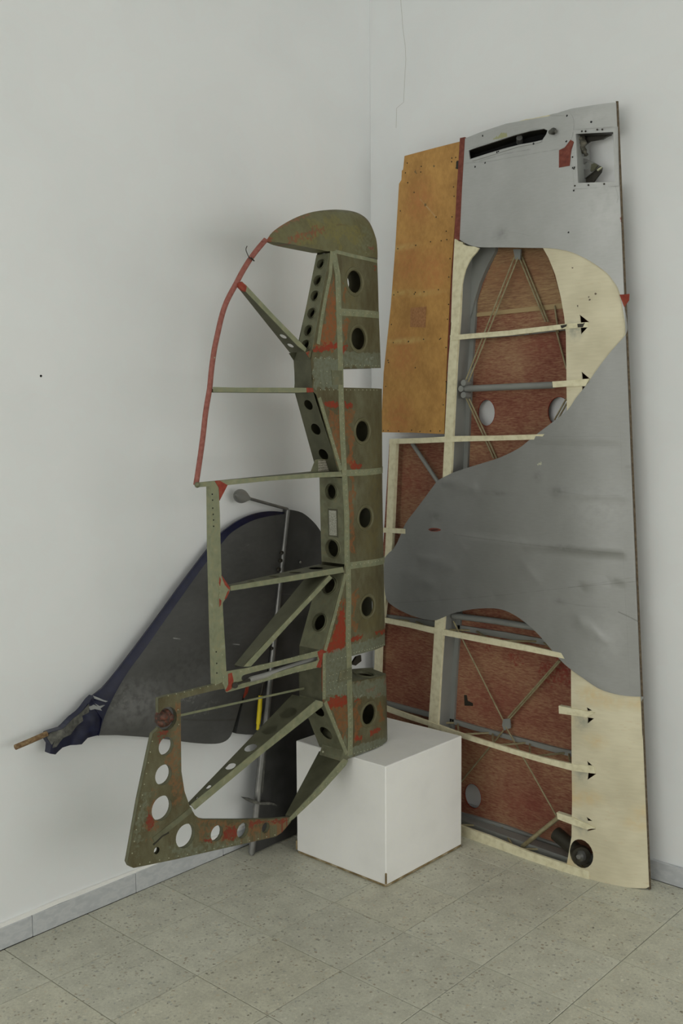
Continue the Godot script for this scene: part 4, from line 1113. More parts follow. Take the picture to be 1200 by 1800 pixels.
func build_rudder():
	var o := thing("rudder_frame", "tall uncovered green metal rudder frame with red primer standing on the white plinth", "aircraft rudder", Vector3(0.46, 0.434, -1.5))
	var near := func(u, v, w): return Vector3(0.515 + w, v, -u)
	var nose := func(u, v, w): return Vector3(0.515 - nose_drop(u, v) + w, v, -u)
	var nose_far := func(u, v, w): return Vector3(0.515 - depth_at(v) + nose_drop(u, v) - w, v, -u)
	# ---- paint: worn green over red primer
	var c := Canvas.new(0.38, 0.3, 1.68, 2.36, 520, noise)
	var lo := seen(66, 60, 40)
	var hi := seen(88, 87, 68)
	c.base(func(u, v): return lo.lerp(hi, clampf(0.5 + 0.6 * noise.get_noise_2d(u * 7, v * 4) + 0.3 * noise.get_noise_2d(u * 45, v * 20) + 0.2 * fine.get_noise_2d(u * 200, v * 200), 0, 1)))
	var red := seen(114, 40, 22)
	var worn := seen(112, 68, 38)
	var olive := seen(105, 96, 48)
	var greyg := seen(96, 103, 91)
	for q in [[Vector2(1.4, 2.079), 0.07, 0.2], [Vector2(1.539, 1.389), 0.1, 0.3], [Vector2(1.512, 1.209), 0.12, 0.16], [Vector2(1.49, .939), 0.1, 0.14], [Vector2(1.558, .545), 0.05, 0.12]]:
		c.cloud(q[0], q[1], q[2], seen(84, 76, 46), 0.6)
	for q in [P([1.302, 2.108, 1.319, 2.057, 1.326, 1.881, 1.256, 1.878, 1.244, 1.9, 1.27, 1.978, 1.293, 2.055]), P([1.355, 2.104, 1.373, 2.091, 1.372, 2.032, 1.354, 2.025]), P([1.363, 1.972, 1.39, 1.974, 1.375, 1.884, 1.357, 1.883]), P([1.277, 2.051, 1.321, 2.055, 1.325, 1.87, 1.222, 1.865, 1.267, 1.944]),
			P([1.387, 1.433, 1.418, 1.431, 1.412, 1.18, 1.388, 1.169, 1.382, 1.322]), P([1.373, 1.548, 1.411, 1.548, 1.414, 1.457, 1.38, 1.461]), P([1.272, 1.669, 1.335, 1.669, 1.342, 1.485, 1.324, 1.479]), P([1.367, 1.675, 1.409, 1.675, 1.403, 1.477, 1.375, 1.484]), P([1.353, 1.031, 1.361, .873, 1.273, .84]), P([1.398, 1.031, 1.425, 1.027, 1.415, .876, 1.401, .879]),
			P([1.279, .648, 1.367, .641, 1.37, .498, 1.348, .504]), P([1.399, .634, 1.436, .626, 1.439, .488, 1.402, .497]), P([1.541, .61, 1.573, .605, 1.578, .523, 1.552, .531])]:
		c.patch(q, worn, 0.75, 0.016, 0.55, 16.0)
	for q in [P([1.201, 1.864, 1.23, 1.872, 1.269, 1.884, 1.326, 1.887, 1.329, 1.876, 1.299, 1.865, 1.269, 1.859, 1.226, 1.855]), P([1.33, 1.882, 1.38, 1.883, 1.38, 1.877, 1.362, 1.873, 1.355, 1.856, 1.339, 1.852]), P([1.171, 1.856, 1.188, 1.856, 1.192, 1.832, 1.175, 1.842]), P([1.255, 1.694, 1.326, 1.692, 1.333, 1.674, 1.272, 1.672]), P([1.359, 1.695, 1.405, 1.684, 1.404, 1.672, 1.367, 1.67]),
			P([1.353, 1.001, 1.362, .873, 1.359, .843, 1.325, .834, 1.264, .836, 1.282, .869]), P([1.386, .869, 1.461, .869, 1.438, .854, 1.387, .853]), P([1.273, .87, 1.281, .833, 1.247, .836, 1.256, .867]), P([1.52, .868, 1.604, .865, 1.603, .849, 1.52, .859]), P([1.253, .659, 1.279, .678, 1.363, .67, 1.372, .634, 1.323, .638, 1.279, .639, 1.253, .653]),
			P([1.404, .645, 1.431, .645, 1.436, .632, 1.404, .636]), P([1.487, .508, 1.556, .513, 1.562, .498, 1.491, .491]), P([1.402, .509, 1.444, .499, 1.449, .49, 1.412, .49]), P([1.592, .685, 1.653, .671, 1.653, .645, 1.595, .662]), P([1.461, .662, 1.519, .665, 1.519, .659, 1.466, .658]), P([1.514, .637, 1.56, .634, 1.563, .627, 1.519, .631]), P([1.422, .704, 1.438, .702, 1.438, .692, 1.424, .694]),
			P([1.333, 1.879, 1.374, 1.881, 1.36, 1.854, 1.339, 1.853]), P([1.525, 2.17, 1.542, 2.169, 1.542, 2.156, 1.53, 2.156]), P([1.234, .85, 1.251, .847, 1.245, .661, 1.232, .664]), P([1.391, 1.488, 1.414, 1.485, 1.456, 1.465, 1.395, 1.46]), P([1.354, 1.239, 1.369, 1.235, 1.368, 1.225, 1.354, 1.227])]:
		c.patch(q, red, 0.95, 0.006, 0.25, 50.0)
	for q in [P([1.247, .839, 1.387, .838, 1.387, .667, 1.368, .671, 1.254, .686]), P([1.206, 1.835, 1.346, 1.84, 1.349, 1.737, 1.212, 1.735]), P([1.387, .841, 1.608, .848, 1.605, .8, 1.391, .802]), P([1.391, .709, 1.648, .675, 1.65, .603, 1.395, .653]), P([1.357, 1.862, 1.574, 1.867, 1.577, 1.817, 1.357, 1.809]), P([1.381, .481, 1.612, .458, 1.61, .423, 1.367, .442, 1.381, .463])]:
		c.patch(q, greyg, 0.75, 0.006, 0.3, 30.0)
	for k in 26:
		var q: Vector2 = [Vector2(1.508, 1.839), Vector2(1.439, .83), Vector2(1.473, .439), Vector2(1.41, .654), Vector2(1.496, 2.221)][k % 5] + Vector2(rng.randf_range(-0.03, 0.03), rng.randf_range(-0.02, 0.02))
		c.patch(circle(q, rng.randf_range(0.003, 0.009), 0.0022, 8, rng.randf_range(-0.5, 0.9)), seen(129, 132, 124), 0.7, 0.004, 0.6)
	# tip cap colours
	c.patch(P([1.007, 2.19, 1.111, 2.262, 1.245, 2.318, 1.462, 2.341, 1.558, 2.275, 1.548, 2.184, 1.341, 2.187, 1.252, 2.177]), seen(93, 91, 60), 0.55, 0.004, 0.3, 20.0)
	c.patch(P([1.143, 2.244, 1.245, 2.286, 1.369, 2.31, 1.471, 2.264, 1.423, 2.221, 1.279, 2.215, 1.143, 2.215]), olive, 0.4, 0.03, 0.5, 9.0)
	c.patch(P([1.007, 2.191, 1.031, 2.215, 1.079, 2.246, 1.144, 2.279, 1.228, 2.308, 1.219, 2.298, 1.144, 2.268, 1.078, 2.232, 1.038, 2.205]), seen(108, 74, 55), 0.9, 0.006, 0.3)
	c.patch(P([1.09, 2.192, 1.11, 2.207, 1.16, 2.226, 1.21, 2.25, 1.279, 2.268, 1.27, 2.255, 1.223, 2.234, 1.176, 2.219, 1.134, 2.2]), seen(107, 60, 41), 0.85, 0.012, 0.5)
	c.patch(P([1.018, 2.193, 1.03, 2.204, 1.054, 2.203, 1.046, 2.193]), seen(108, 52, 34), 0.8, 0.006)
	c.patch(P([1.492, 2.23, 1.521, 2.234, 1.52, 2.22, 1.499, 2.216]), seen(103, 52, 38), 0.8, 0.006)
	c.line(P([1.331, 2.28, 1.351, 2.284, 1.385, 2.286]), 0.005, seen(83, 72, 45), 0.8)
	c.patch(P([1.462, 2.305, 1.519, 2.282, 1.533, 2.222, 1.461, 2.202, 1.423, 2.221, 1.461, 2.262]), greyg, 0.3, 0.02, 0.6)
	# lower corner plate colours
	for q in [P([.614, .81, .629, .806, .625, .592, .637, .512, .605, .483, .563, .646, .599, .694]), P([.683, .426, .887, .356, 1.074, .308, 1.035, .297, .94, .292, .781, .333, .764, .332, .731, .353, .682, .375]), P([.499, .514, .53, .568, .54, .515, .535, .454, .504, .426])]:
		c.patch(q, seen(105, 72, 46), 0.75, 0.02, 0.8, 24.0)
	for q in [P([.539, .733, .582, .732, .576, .718, .542, .721]), P([.546, .707, .565, .705, .545, .676]), P([.498, .49, .512, .511, .516, .459, .497, .45]), P([.79, .366, .842, .354, .837, .318, .781, .333]), P([.887, .356, 1.074, .308, 1.035, .303, .978, .329, .896, .337]), P([.714, .361, .739, .35, .73, .338, .706, .351]), P([.81, .85, .829, .846, .833, .816, .816, .796]), P([.571, .782, .605, .771, .6, .75, .577, .755])]:
		c.patch(q, seen(101, 36, 24), 0.9, 0.008, 0.35)
	for q in [P([.454, .491, .493, .578, .504, .55, .475, .447, .458, .379]), P([.571, .385, .764, .322, 1.034, .276, 1.015, .268, .6, .33])]:
		c.patch(q, greyg, 0.6, 0.012, 0.7)
	mat.rudder = c.material(0.55, 0.2)
	# ---- nose box: near and far skins with lightening holes
	var left := P([1.298, 2.191, 1.208, 1.86, 1.174, 1.851, 1.198, 1.828, 1.207, 1.764, 1.205, 1.727, 1.224, 1.713, 1.331, 1.456, 1.351, 1.432, 1.36, 1.132, 1.352, 1.1, 1.329, 1.031, 1.244, .848, 1.239, .763, 1.241, .675, 1.352, .46, 1.355, .439])
	var base := PackedVector2Array([Vector2(left[-1].x, 0.437), Vector2(1.61, 0.437), Vector2(1.637, 0.445)])
	var n2 := P([1.613, .691, 1.391, .711, 1.385, .796, 1.391, .802, 1.605, .802])
	var n1 := P([1.589, 1.741, 1.354, 1.74, 1.349, 1.803, 1.577, 1.814])
	var up := P([1.559, 2.014, 1.55, 2.191, 1.418, 2.191])
	var outline := left.duplicate()
	outline.append_array(base)
	for p in n2:
		outline.append(p)
	for p in n1:
		outline.append(p)
	outline.append_array(up)
	for i in outline.size():
		outline[i].x = minf(outline[i].x, 1.6415 - 0.0258 * (outline[i].y - 0.43))
	var hs := [Vector2(1.42, 2.101), Vector2(1.439, 1.909), Vector2(1.458, 1.59), Vector2(1.472, 1.285), Vector2(1.482, .966), Vector2(1.485, .572)]
	var hr := [0.0375, 0.0375, 0.036, 0.0353, 0.035, 0.0365]
	var cuts := []
	for k in hs.size():
		cuts.append(circle(hs[k], hr[k], hr[k] * 1.0, 24))
	var sk := part("nose_skin", plate(outline, cuts, -0.0016, 0.0, nose, 0.03), mat.rudder, o, "green nose skin with oval lightening holes and red primer patches")
	for k in hs.size():
		part("hole_rim", ring(hs[k], hr[k], hr[k] * 1.34, 0.003, nose), mat.skin_rim, sk)
	part("nose_skin", plate(outline, cuts, -0.0016, 0.0, nose_far, 0.03), mat.green_dark, o, "far nose skin")
	# closing ribs at the notches and the foot
	var across := func(a: Vector2, b: Vector2, called: String, holes: Array, m: Material, tilt: float):
		var d = (b - a).normalized()
		var l := a.distance_to(b)
		var poly := PackedVector2Array()
		for k in 13:
			var s := l * k / 12.0
			var p = a + d * s
			poly.append(Vector2(s, nose_drop(p.x, p.y) + 0.001))
		for k in 13:
			var s := l * (12 - k) / 12.0
			var p = a + d * s
			poly.append(Vector2(s, depth_at(p.y) - nose_drop(p.x, p.y) - 0.001))
		var f := func(s, q, w):
			var p = a + d * s
			return Vector3(0.515 - q, p.y + w + q * tilt, -p.x)
		part(called, plate(poly, holes, -0.001, 0.001, f), m, o)
		for h in holes:
			var m2 := Vector2.ZERO
			for p in h:
				m2 += p / h.size()
			part("hole_rim", ring(m2, 0.034, 0.046, 0.004, f), mat.green, o)
	across.call(n2[1] + Vector2(0.0, -0.002), n2[0] + Vector2(-0.002, -0.002), "closing_rib", [circle(Vector2(0.135, 0.055), 0.034, 0.034, 20)], mat.green, 0.12)
	part("closing_strip", plate(strip(PackedVector2Array([n2[1] + Vector2(0.0, 0.004), n2[0] + Vector2(-0.004, 0.004)]), 0.022), [], -0.0016, 0.0, nose_far, 0.03), mat.green_dark, o)  # strip added to block the bright gap seen through the hole
	across.call(n2[3] + Vector2(0.0, 0.002), n2[4] + Vector2(-0.002, 0.002), "closing_rib", [], mat.green_dark, 0.0)
	across.call(n1[1] + Vector2(0.0, -0.002), n1[0] + Vector2(-0.002, -0.002), "closing_rib", [], mat.green, 0.0)
	across.call(n1[2] + Vector2(0.0, 0.002), n1[3] + Vector2(-0.002, 0.002), "closing_rib", [], mat.green_dark, 0.0)
	across.call(Vector2(base[0].x, 0.44), Vector2(1.635, 0.44), "closing_rib", [], mat.green_dark, 0.0)
	web("notch_wall", n2[2], n2[1], 0.11, 0.11, [], o, mat.green_dark, false)
	web("notch_wall", n1[2], n1[1], 0.085, 0.085, [], o, mat.green_dark, false)
	part("hinge_bracket", plate(P([1.449, .753, 1.477, .777, 1.502, .778, 1.504, .756, 1.472, .745]), [], -0.004, 0.004, func(u, v, w): return Vector3(0.46 + w, v, -u)), mat.dark_metal, o)
	# pale riveted strips on the nose skin
	var spine := P([1.312, 2.19, 1.333, 2.115, 1.337, 2.008, 1.342, 1.87, 1.344, 1.81, 1.345, 1.73, 1.352, 1.559, 1.36, 1.453, 1.37, 1.297, 1.371, 1.127, 1.376, 1.13, 1.378, 1.003, 1.374, .865, 1.378, .816, 1.379, .718, 1.381, .65, 1.383, .545, 1.379, .447])
	part("rivet_strip", plate(strip(spine, 0.026), [], 0.0, 0.0014, nose, 0.06), mat.green_pale, o, "pale green riveted strip")
	var bands := [P([1.347, 1.993, 1.436, 1.996, 1.56, 1.999]), P([1.365, 1.448, 1.465, 1.446, 1.625, 1.448]), P([1.371, 1.124, 1.462, 1.122, 1.638, 1.116]), P([1.323, 2.191, 1.423, 2.186, 1.547, 2.184])]
	for k in bands.size():
		part("rivet_strip", plate(strip(bands[k], [0.024, 0.022, 0.024, 0.012][k]), [], 0.0, 0.0009, nose, 0.025), mat.green_pale, o, "pale green riveted strip")
	var lips := [P([1.304, 2.189, 1.296, 2.116, 1.273, 2.041, 1.254, 1.971, 1.234, 1.88]), P([1.237, 1.704, 1.342, 1.459]), P([1.36, 1.432, 1.369, 1.131]), P([1.363, 1.098, 1.255, .846]), P([1.25, .838, 1.248, .678]), P([1.253, .668, 1.361, .458])]
	for l in lips:
		part("web_flange", plate(strip(l, 0.015), [], 0.0, 0.0018, near), mat.green_pale, o)
	part("hinge_plate", plate(P([1.297, 1.796, 1.35, 1.797, 1.351, 1.749, 1.302, 1.748]), [], 0.0, 0.0022, near), mat.green, o, "small riveted hinge plate")
	part("hinge_plate", plate(P([1.33, .762, 1.39, .763, 1.39, .72, 1.316, .722]), [], 0.0, 0.002, near), mat.green, o, "small riveted hinge plate")
	# ---- spar webs, zigzag behind the nose skin
	var w_a := P([1.293, 2.182, 1.207, 1.86])
	web("spar_web", w_a[0], w_a[1], 0.058, 0.068, [[0.11, 0.45, 0.0155], [0.28, 0.45, 0.0165], [0.44, 0.45, 0.0165], [0.62, 0.45, 0.0165], [0.8, 0.45, 0.017], [0.95, 0.45, 0.017]], o, mat.green, true, "green spar web with a row of round holes")
	var z = P([1.207, 1.86, 1.198, 1.828, 1.205, 1.727, 1.224, 1.713, 1.331, 1.456, 1.351, 1.432, 1.36, 1.132, 1.352, 1.1, 1.244, .848, 1.239, .763, 1.241, .675, 1.352, .46])
	web("spar_web", z[0], z[1], 0.068, 0.075, [], o, mat.green_dark, false)
	web("spar_web", z[1], z[2], 0.075, 0.08, [], o, mat.green_dark, false)
	web("spar_web", z[2], z[4], 0.082, 0.104, [[0.17, 0.45, 0.0185], [0.47, 0.45, 0.021], [0.79, 0.45, 0.021]], o, mat.green_dark, false, "green spar web with three round holes")
	var mid_web := web("spar_web", z[5], z[6], 0.108, 0.11, [[0.165, 0.48, 0.0255], [0.83, 0.48, 0.0305]], o, mat.green, true, "green spar web carrying a data plate")
	web("spar_web", z[7], z[8], 0.11, 0.11, [[0.18, 0.42, 0.0285], [0.66, 0.42, 0.0295]], o, mat.green, true, "green spar web with two round holes")
	web("spar_web", z[8], z[10], 0.11, 0.11, [], o, mat.green_dark, false)
	web("spar_web", z[10], z[11], 0.11, 0.12, [[0.22, 0.4, 0.028], [0.66, 0.45, 0.028]], o, mat.green, false, "green spar web with two slanting oval holes")
	# data plates
	var face_c := Canvas.new(0, 0, 0.1, 0.05, 1400, noise)
	data_print(face_c, seen(150, 150, 138), seen(76, 74, 62), 9)
	var dp := face_c.material(0.5, 0.3)
	var pa := z[5].lerp(z[6], 0.385)
	var pb := z[5].lerp(z[6], 0.675)
	var dirp := (pb - pa).normalized()
	var pl := pa.distance_to(pb)
	part("data_plate", plate(rect(Vector2(0, 0), Vector2(pl, 0.034)), [], 0.0, 0.002, func(s, q, w):
		var p = pa + dirp * s
		return Vector3(0.515 - 0.032 - q, p.y, -p.x + 0.0012 + w)), dp, mid_web, "embossed metal data plate")
	part("plate_backing", plate(rect(Vector2(-0.006, -0.006), Vector2(pl + 0.006, 0.04)), [], 0.0, 0.0008, func(s, q, w):
		var p = pa + dirp * s
		return Vector3(0.515 - 0.032 - q, p.y, -p.x + 0.0012 + w)), mat.green_dark, mid_web)
	var br := P([1.229, 1.455, 1.243, 1.457, 1.265, 1.496, 1.282, 1.498, 1.344, 1.495, 1.345, 1.453, 1.282, 1.453])
	var brf := func(u, v, w): return Vector3(0.47 + w, v, -u)
	part("bracket", plate(br, [], -0.003, 0.0, brf), mat.green, o, "bent bracket carrying a small data plate")
	var lp := P([1.278, 1.494, 1.34, 1.493, 1.341, 1.455, 1.277, 1.456])
	var lc := Canvas.new(lp[0].x - 0.005, lp[3].y - 0.005, lp[1].x + 0.01, lp[0].y + 0.005, 1400, noise)
	data_print(lc, seen(146, 142, 128), seen(70, 66, 54), 5)
	part("data_plate", plate(lp, [], 0.0, 0.0015, brf), lc.material(0.5, 0.3), o, "small embossed data plate")
	# ---- tip cap, a rounded shell
	var rim := soft(P([1.037, 2.198, 1.06, 2.223, 1.108, 2.254, 1.174, 2.287, 1.242, 2.312, 1.312, 2.329, 1.371, 2.339, 1.431, 2.344, 1.477, 2.342, 1.516, 2.331, 1.542, 2.311, 1.56, 2.285, 1.572, 2.26, 1.577, 2.225, 1.577, 2.196]), false, 4)
	var tip := rim.duplicate()
	tip.append_array(P([1.446, 2.19, 1.354, 2.194, 1.274, 2.187, 1.146, 2.189, 1.035, 2.191]))
	var rim_dist := inner_dist(rim, Vector2(1.4, 2.15))
	var shell := func(u, v, w):
		var d: float = clampf(rim_dist.call(Vector2(u, v)) / 0.09, -0.2, 1.0)
		var t := 0.03 * (1.0 - pow(1.0 - d, 3.0)) * clampf((u - 0.84) / 0.25, 0.25, 1.0)
		return Vector3(0.485 + (t + 0.0005) * w, v, -u)
	part("tip_cap", plate(tip, [], -1.0, 1.0, shell, 0.02), mat.rudder, o, "rounded green tip cap with worn red and yellowish paint")
	# ---- trailing edge tube
	var te := []
	for p in soft(P([1.01, 2.19, .972, 2.154, .937, 2.116, .906, 2.076, .883, 2.042, .857, 2.006, .838, 1.974, .822, 1.936, .808, 1.892, .795, 1.849, .785, 1.806, .778, 1.766, .772, 1.726, .762, 1.686, .753, 1.646, .743, 1.586, .727, 1.507, .712, 1.44]), false, 3):
		te.append(Vector3(0.505, p.y, -p.x))
	part("trailing_edge_tube", tube(te, 0.0088, 10, 0.8), mat.red_tube, o, "curved faded red trailing edge tube")
	var wire := curve3([Vector3(.515, 2.16, -.923), Vector3(.515, 2.149, -.918), Vector3(.515, 2.136, -.924), Vector3(.515, 2.126, -.932), Vector3(.515, 2.125, -.943), Vector3(.515, 2.119, -.95)], 4)
	part("wire", tube(wire, 0.0014, 6), mat.dark_metal, o, "thin dark wire hooked round the trailing edge")
	part("wire", tube([Vector3(.515, 2.126, -.931), Vector3(.527, 2.124, -.929), Vector3(.515, 2.119, -.951)], 0.0022, 6), mat.dark_metal, o)
	part("torn_tab", plate(P([.984, 2.183, 1.001, 2.19, 1.01, 2.192, 1.007, 2.187, .991, 2.181]), [], -0.002, 0.002, near), mat.red_tube, o)
	# ---- ribs: each a strip in the near face with a web running back from it
	rib(o, near, P([.897, 2.049, .914, 2.043, 1.042, 1.953, 1.178, 1.864, 1.172, 1.852, 1.138, 1.869, 1.026, 1.946, .904, 2.029]), Vector2(.904, 2.03), Vector2(1.167, 1.853), 0.016, 0.064, [[0.74, 0.5, 0.0125], [0.89, 0.55, 0.0115]], "slanting upper rib")
	part("rib_end", plate(P([.882, 2.044, .898, 2.051, .917, 2.038, .912, 2.021, .898, 2.025, .885, 2.033]), [], -0.006, 0.0025, near), mat.primer, o, "red primed rib end")
	rib(o, near, P([.777, 1.73, .869, 1.73, 1.135, 1.735, 1.178, 1.735, 1.177, 1.721, 1.135, 1.719, .869, 1.716, .777, 1.715]), Vector2(.782, 1.715), Vector2(1.199, 1.721), 0.012, 0.078, [], "level upper rib")
	part("rib_end", plate(P([1.176, 1.736, 1.205, 1.735, 1.208, 1.722, 1.177, 1.72]), [], 0.0, 0.003, near), mat.primer, o, "red primed rib end")
	rib(o, near, P([.706, 1.448, .819, 1.45, 1.001, 1.452, 1.225, 1.455, 1.342, 1.454, 1.351, 1.436, 1.225, 1.439, 1.001, 1.439, .819, 1.434, .716, 1.434, .705, 1.438]), Vector2(.716, 1.446), Vector2(1.337, 1.453), 0.014, 0.104, [], "level middle rib")
	part("rib_tip", ball(Vector3(.515, 1.441, -.709), 0.009, null, 10), mat.green, o)
	rib(o, near, P([.832, 1.123, 1.011, 1.123, 1.177, 1.124, 1.348, 1.124, 1.355, 1.104, 1.177, 1.105, 1.01, 1.106, .832, 1.108]), Vector2(.832, 1.123), Vector2(1.342, 1.123), 0.018, 0.108, [[0.2, 0.5, 0.012], [0.42, 0.5, 0.017], [0.63, 0.5, 0.021], [0.85, 0.5, 0.025]], "holed rib below the middle")
	rib(o, near, P([1.279, 1.104, 1.294, 1.092, 1.085, .965, .911, .856, .879, .861, 1.069, .977]), Vector2(.875, .862), Vector2(1.272, 1.103), 0.035, 0.085, [], "slanting brace")
	# post between the ribs
	var post := P([.76, 1.437, .791, 1.436, .794, 1.346, .795, 1.198, .8, 1.039, .805, .95, .81, .831, .763, .826, .76, 1.045, .758, 1.254])
	part("post", plate(post, [], -0.02, 0.0009, near), mat.green_pale, o, "upright green post at the trailing side")
	var s := Shape.new()
	for q in P([.765, 1.41, .766, 1.392, .766, 1.368, .767, 1.349, .768, 1.332, .768, 1.313, .769, .928, .77, .892, .77, .862]):
		ball(Vector3(0.5158, q.y, -q.x), 0.0026, s, 6)
	part("post_hole", s, mat.black, o, "", true)
	part("gusset", plate(P([.775, 1.449, .794, 1.45, .826, 1.434, .793, 1.389, .791, 1.428]), [], -0.0015, 0.002, near), mat.primer, o, "red primed corner gusset")
	part("gusset", plate(P([.786, 1.168, .801, 1.153, .83, 1.116, .825, 1.104, .812, 1.088, .796, 1.074, .784, 1.063, .779, 1.086, .786, 1.111, .78, 1.138]), [], -0.0015, 0.0022, near), mat.green_pale, o, "worn green gusset with red edge")
	for q in [P([.794, 1.161, .802, 1.152, .83, 1.116, .825, 1.112, .807, 1.13]), P([.825, 1.112, .823, 1.102, .812, 1.087, .805, 1.085, .811, 1.096, .818, 1.107]), P([.787, 1.158, .792, 1.147, .788, 1.127, .784, 1.138]), P([.784, 1.091, .792, 1.084, .791, 1.071, .784, 1.065])]:
		part("primer_patch", plate(q, [], 0.001, 0.0027, near), mat.primer, o, "red primer showing")
	# slotted rib with the grey push rod
	var slot := soft(P([.87, .824, .873, .831, .887, .835, .963, .835, 1.057, .835, 1.206, .833, 1.216, .828, 1.215, .818, 1.135, .818, 1.057, .816, .954, .81, .909, .811, .878, .817]), true, 2)
	part("slotted_rib", plate(P([.789, .861, .886, .855, 1.051, .851, 1.232, .852, 1.236, .794, 1.114, .798, .974, .796, .885, .794, .808, .794, .793, .824]), [slot], -0.002, 0.0017, near), mat.green_pale, o, "pale green rib with a long slot")
	part("gusset", plate(P([.815, .851, .83, .852, .836, .826, .827, .801, .808, .796, .803, .801, .815, .817]), [], 0.0, 0.0026, near), mat.primer, o, "red primed band on the slotted rib")
	part("gusset", plate(P([1.216, .849, 1.238, .854, 1.246, .849, 1.242, .832, 1.231, .791, 1.21, .797, 1.216, .808, 1.226, .82, 1.219, .836]), [], 0.0, 0.0026, near), mat.primer, o, "red primed end of the slotted rib")
	part("push_rod", tube([Vector3(.521, .815, -.899), Vector3(.519, .816, -.909), Vector3(.511, .813, -.967), Vector3(.485, .816, -1.243)], [0.0065, 0.0092, 0.0092, 0.0085], 14), plain(seen(124, 124, 121), 0.4, 0.3), o, "grey metal push rod in the slot")
	part("rod_end", tube([Vector3(.523, .813, -.836), Vector3(.523, .815, -.866), Vector3(.521, .816, -.903)], [0.0045, 0.0035, 0.0055], 10), mat.dark_metal, o, "dark rod end fitting")
	part("rod_end", tube([Vector3(.527, .812, -.834), Vector3(.511, .81, -.849)], 0.009, 12), mat.dark_metal, o)
	part("cable_bar", bar(Vector3(.485, .751, -.649), Vector3(.425, .7, -1.278), 0.007, 0.003), mat.green_pale, o, "thin olive bar running to the spar")
	part("bar_bolt", tube([Vector3(.425, .701, -1.271), Vector3(.435, .705, -1.282)], 0.008, 10), mat.dark_metal, o)
	# long holed brace to the lower corner
	rib(o, near, P([1.208, .684, 1.241, .671, 1.241, .656, .946, .559, .674, .46, .658, .48, .928, .578]), Vector2(.658, .478), Vector2(1.206, .683), 0.016, 0.11, [[0.055, 0.45, 0.005], [0.15, 0.45, 0.0095], [0.33, 0.45, 0.0175], [0.5, 0.45, 0.0215], [0.67, 0.45, 0.026], [0.84, 0.45, 0.03]], "long slanting brace with round holes")
	# bottom brace from the nose box to the corner plate
	rib(o, near, P([1.343, .445, 1.37, .431, 1.358, .417, 1.226, .352, 1.095, .303, 1.07, .299, 1.076, .313, 1.206, .373]), Vector2(1.079, .314), Vector2(1.345, .445), 0.022, 0.116, [], "lower slanting member")
	part("rivet_mark", ball(Vector3(.455, .466, -1.305), 0.004), mat.rivet, o)
	part("corner_web", plate(soft(P([1.355, .531, 1.366, .483, 1.367, .43, 1.329, .44, 1.343, .47, 1.342, .504]), true, 2), [], -0.1, 0.001, near), mat.green, o)
	# ---- lower corner plate with its row of holes
	var lug := Vector2(.578, .763)
	var gus := P([.548, .83, .585, .832, .628, .829, .693, .829, .761, .828, .828, .826, .831, .805, .76, .81, .693, .811, .629, .811, .627, .706, .626, .592, .636, .528, .655, .476, .674, .443, .69, .428, .716, .416, .852, .374, .997, .332, 1.084, .311, 1.082, .296, 1.039, .273, 1.01, .268, .78, .303, .6, .33, .446, .356, .433, .365, .426, .38, .43, .394, .471, .554, .525, .73, .546, .741])
	var gh := [circle(lug, 0.0355, 0.035, 20)]
	for q in [[Vector2(.572, .682), 0.0275], [Vector2(.56, .599), 0.0305], [Vector2(.551, .501), 0.037], [Vector2(.636, .39), 0.0365], [Vector2(.759, .359), 0.0248], [Vector2(.866, .334), 0.0245], [Vector2(.966, .312), 0.0175], [Vector2(.529, .38), 0.0105]]:
		gh.append(circle(q[0], q[1], -1.0, 26))
	var cut := P([.533, .787, .561, .787, .56, .746, .532, .742])
	gus = Geometry2D.clip_polygons(gus, Geometry2D.merge_polygons(gh[0], cut)[0])[0]
	gh.remove_at(0)
	var cp := part("corner_plate", plate(gus, gh, -0.0016, 0.0005, near), mat.rudder, o, "L-shaped green corner plate with a row of round holes")
	part("corner_plate", plate(gus, gh, -0.0145, -0.012, near), mat.green_dark, o, "back sheet of the corner plate")
	for k in 7:
		var m := Vector2.ZERO
		for p in gh[k]:
			m += p / gh[k].size()
		var sh := Shape.new()
		edge_walls(gh[k], -0.013, 0.0, near, 1.0, sh, true)
		part("hole_rim", sh, mat.green, cp)
	var es := Shape.new()
	var closed := gus.duplicate()
	edge_walls(closed, -0.013, 0.0, near, 1.0, es, false)
	part("plate_edge", es, mat.green, cp)
	var lump := Shape.new()
	for q in [[0.0, 0.0, 0.0, 0.028], [0.012, 0.008, 0.01, 0.016], [0.01, -0.01, 0.012, 0.015], [0.016, 0.0, -0.012, 0.013], [0.014, 0.014, -0.006, 0.01]]:
		ball(Vector3(0.497 + q[0], lug.y + q[1], -lug.x + q[2]), q[3], lump, 10)
	part("bearing", lump, mottled([[0.0, seen(40, 34, 30)], [0.55, seen(62, 48, 40)], [0.62, seen(92, 46, 36)], [1.0, seen(104, 92, 76)]], 0.03, 0.6, 0.3, Vector3.ONE * 4), o, "dark rusty bearing in the broken lug")
	part("diagonal_joggle", plate(strip(P([.661, .465, .604, .445, .518, .416]), 0.018), [], 0.0, 0.0022, near), mat.green, cp)
	part("dark_scrape", plate(strip(P([.573, .421, .549, .418, .516, .402]), 0.005), [], 0.0, 0.0026, near), mat.dark_metal, cp)
	# ---- rivets
	s = Shape.new()
	rivets(s, nose, P([1.314, 2.193, 1.328, 2.102, 1.343, 1.995, 1.346, 1.885]), 0.02)
	rivets(s, nose, P([1.294, 2.113, 1.273, 2.041, 1.253, 1.97, 1.235, 1.909]), 0.02)
	rivets(s, nose, P([1.209, 1.834, 1.343, 1.835]), 0.021)
	rivets(s, nose, P([1.208, 1.806, 1.21, 1.754]), 0.022)
	rivets(s, nose, P([1.343, 1.817, 1.57, 1.82]), 0.021)
	rivets(s, nose, P([1.233, 1.73, 1.555, 1.735]), 0.021)
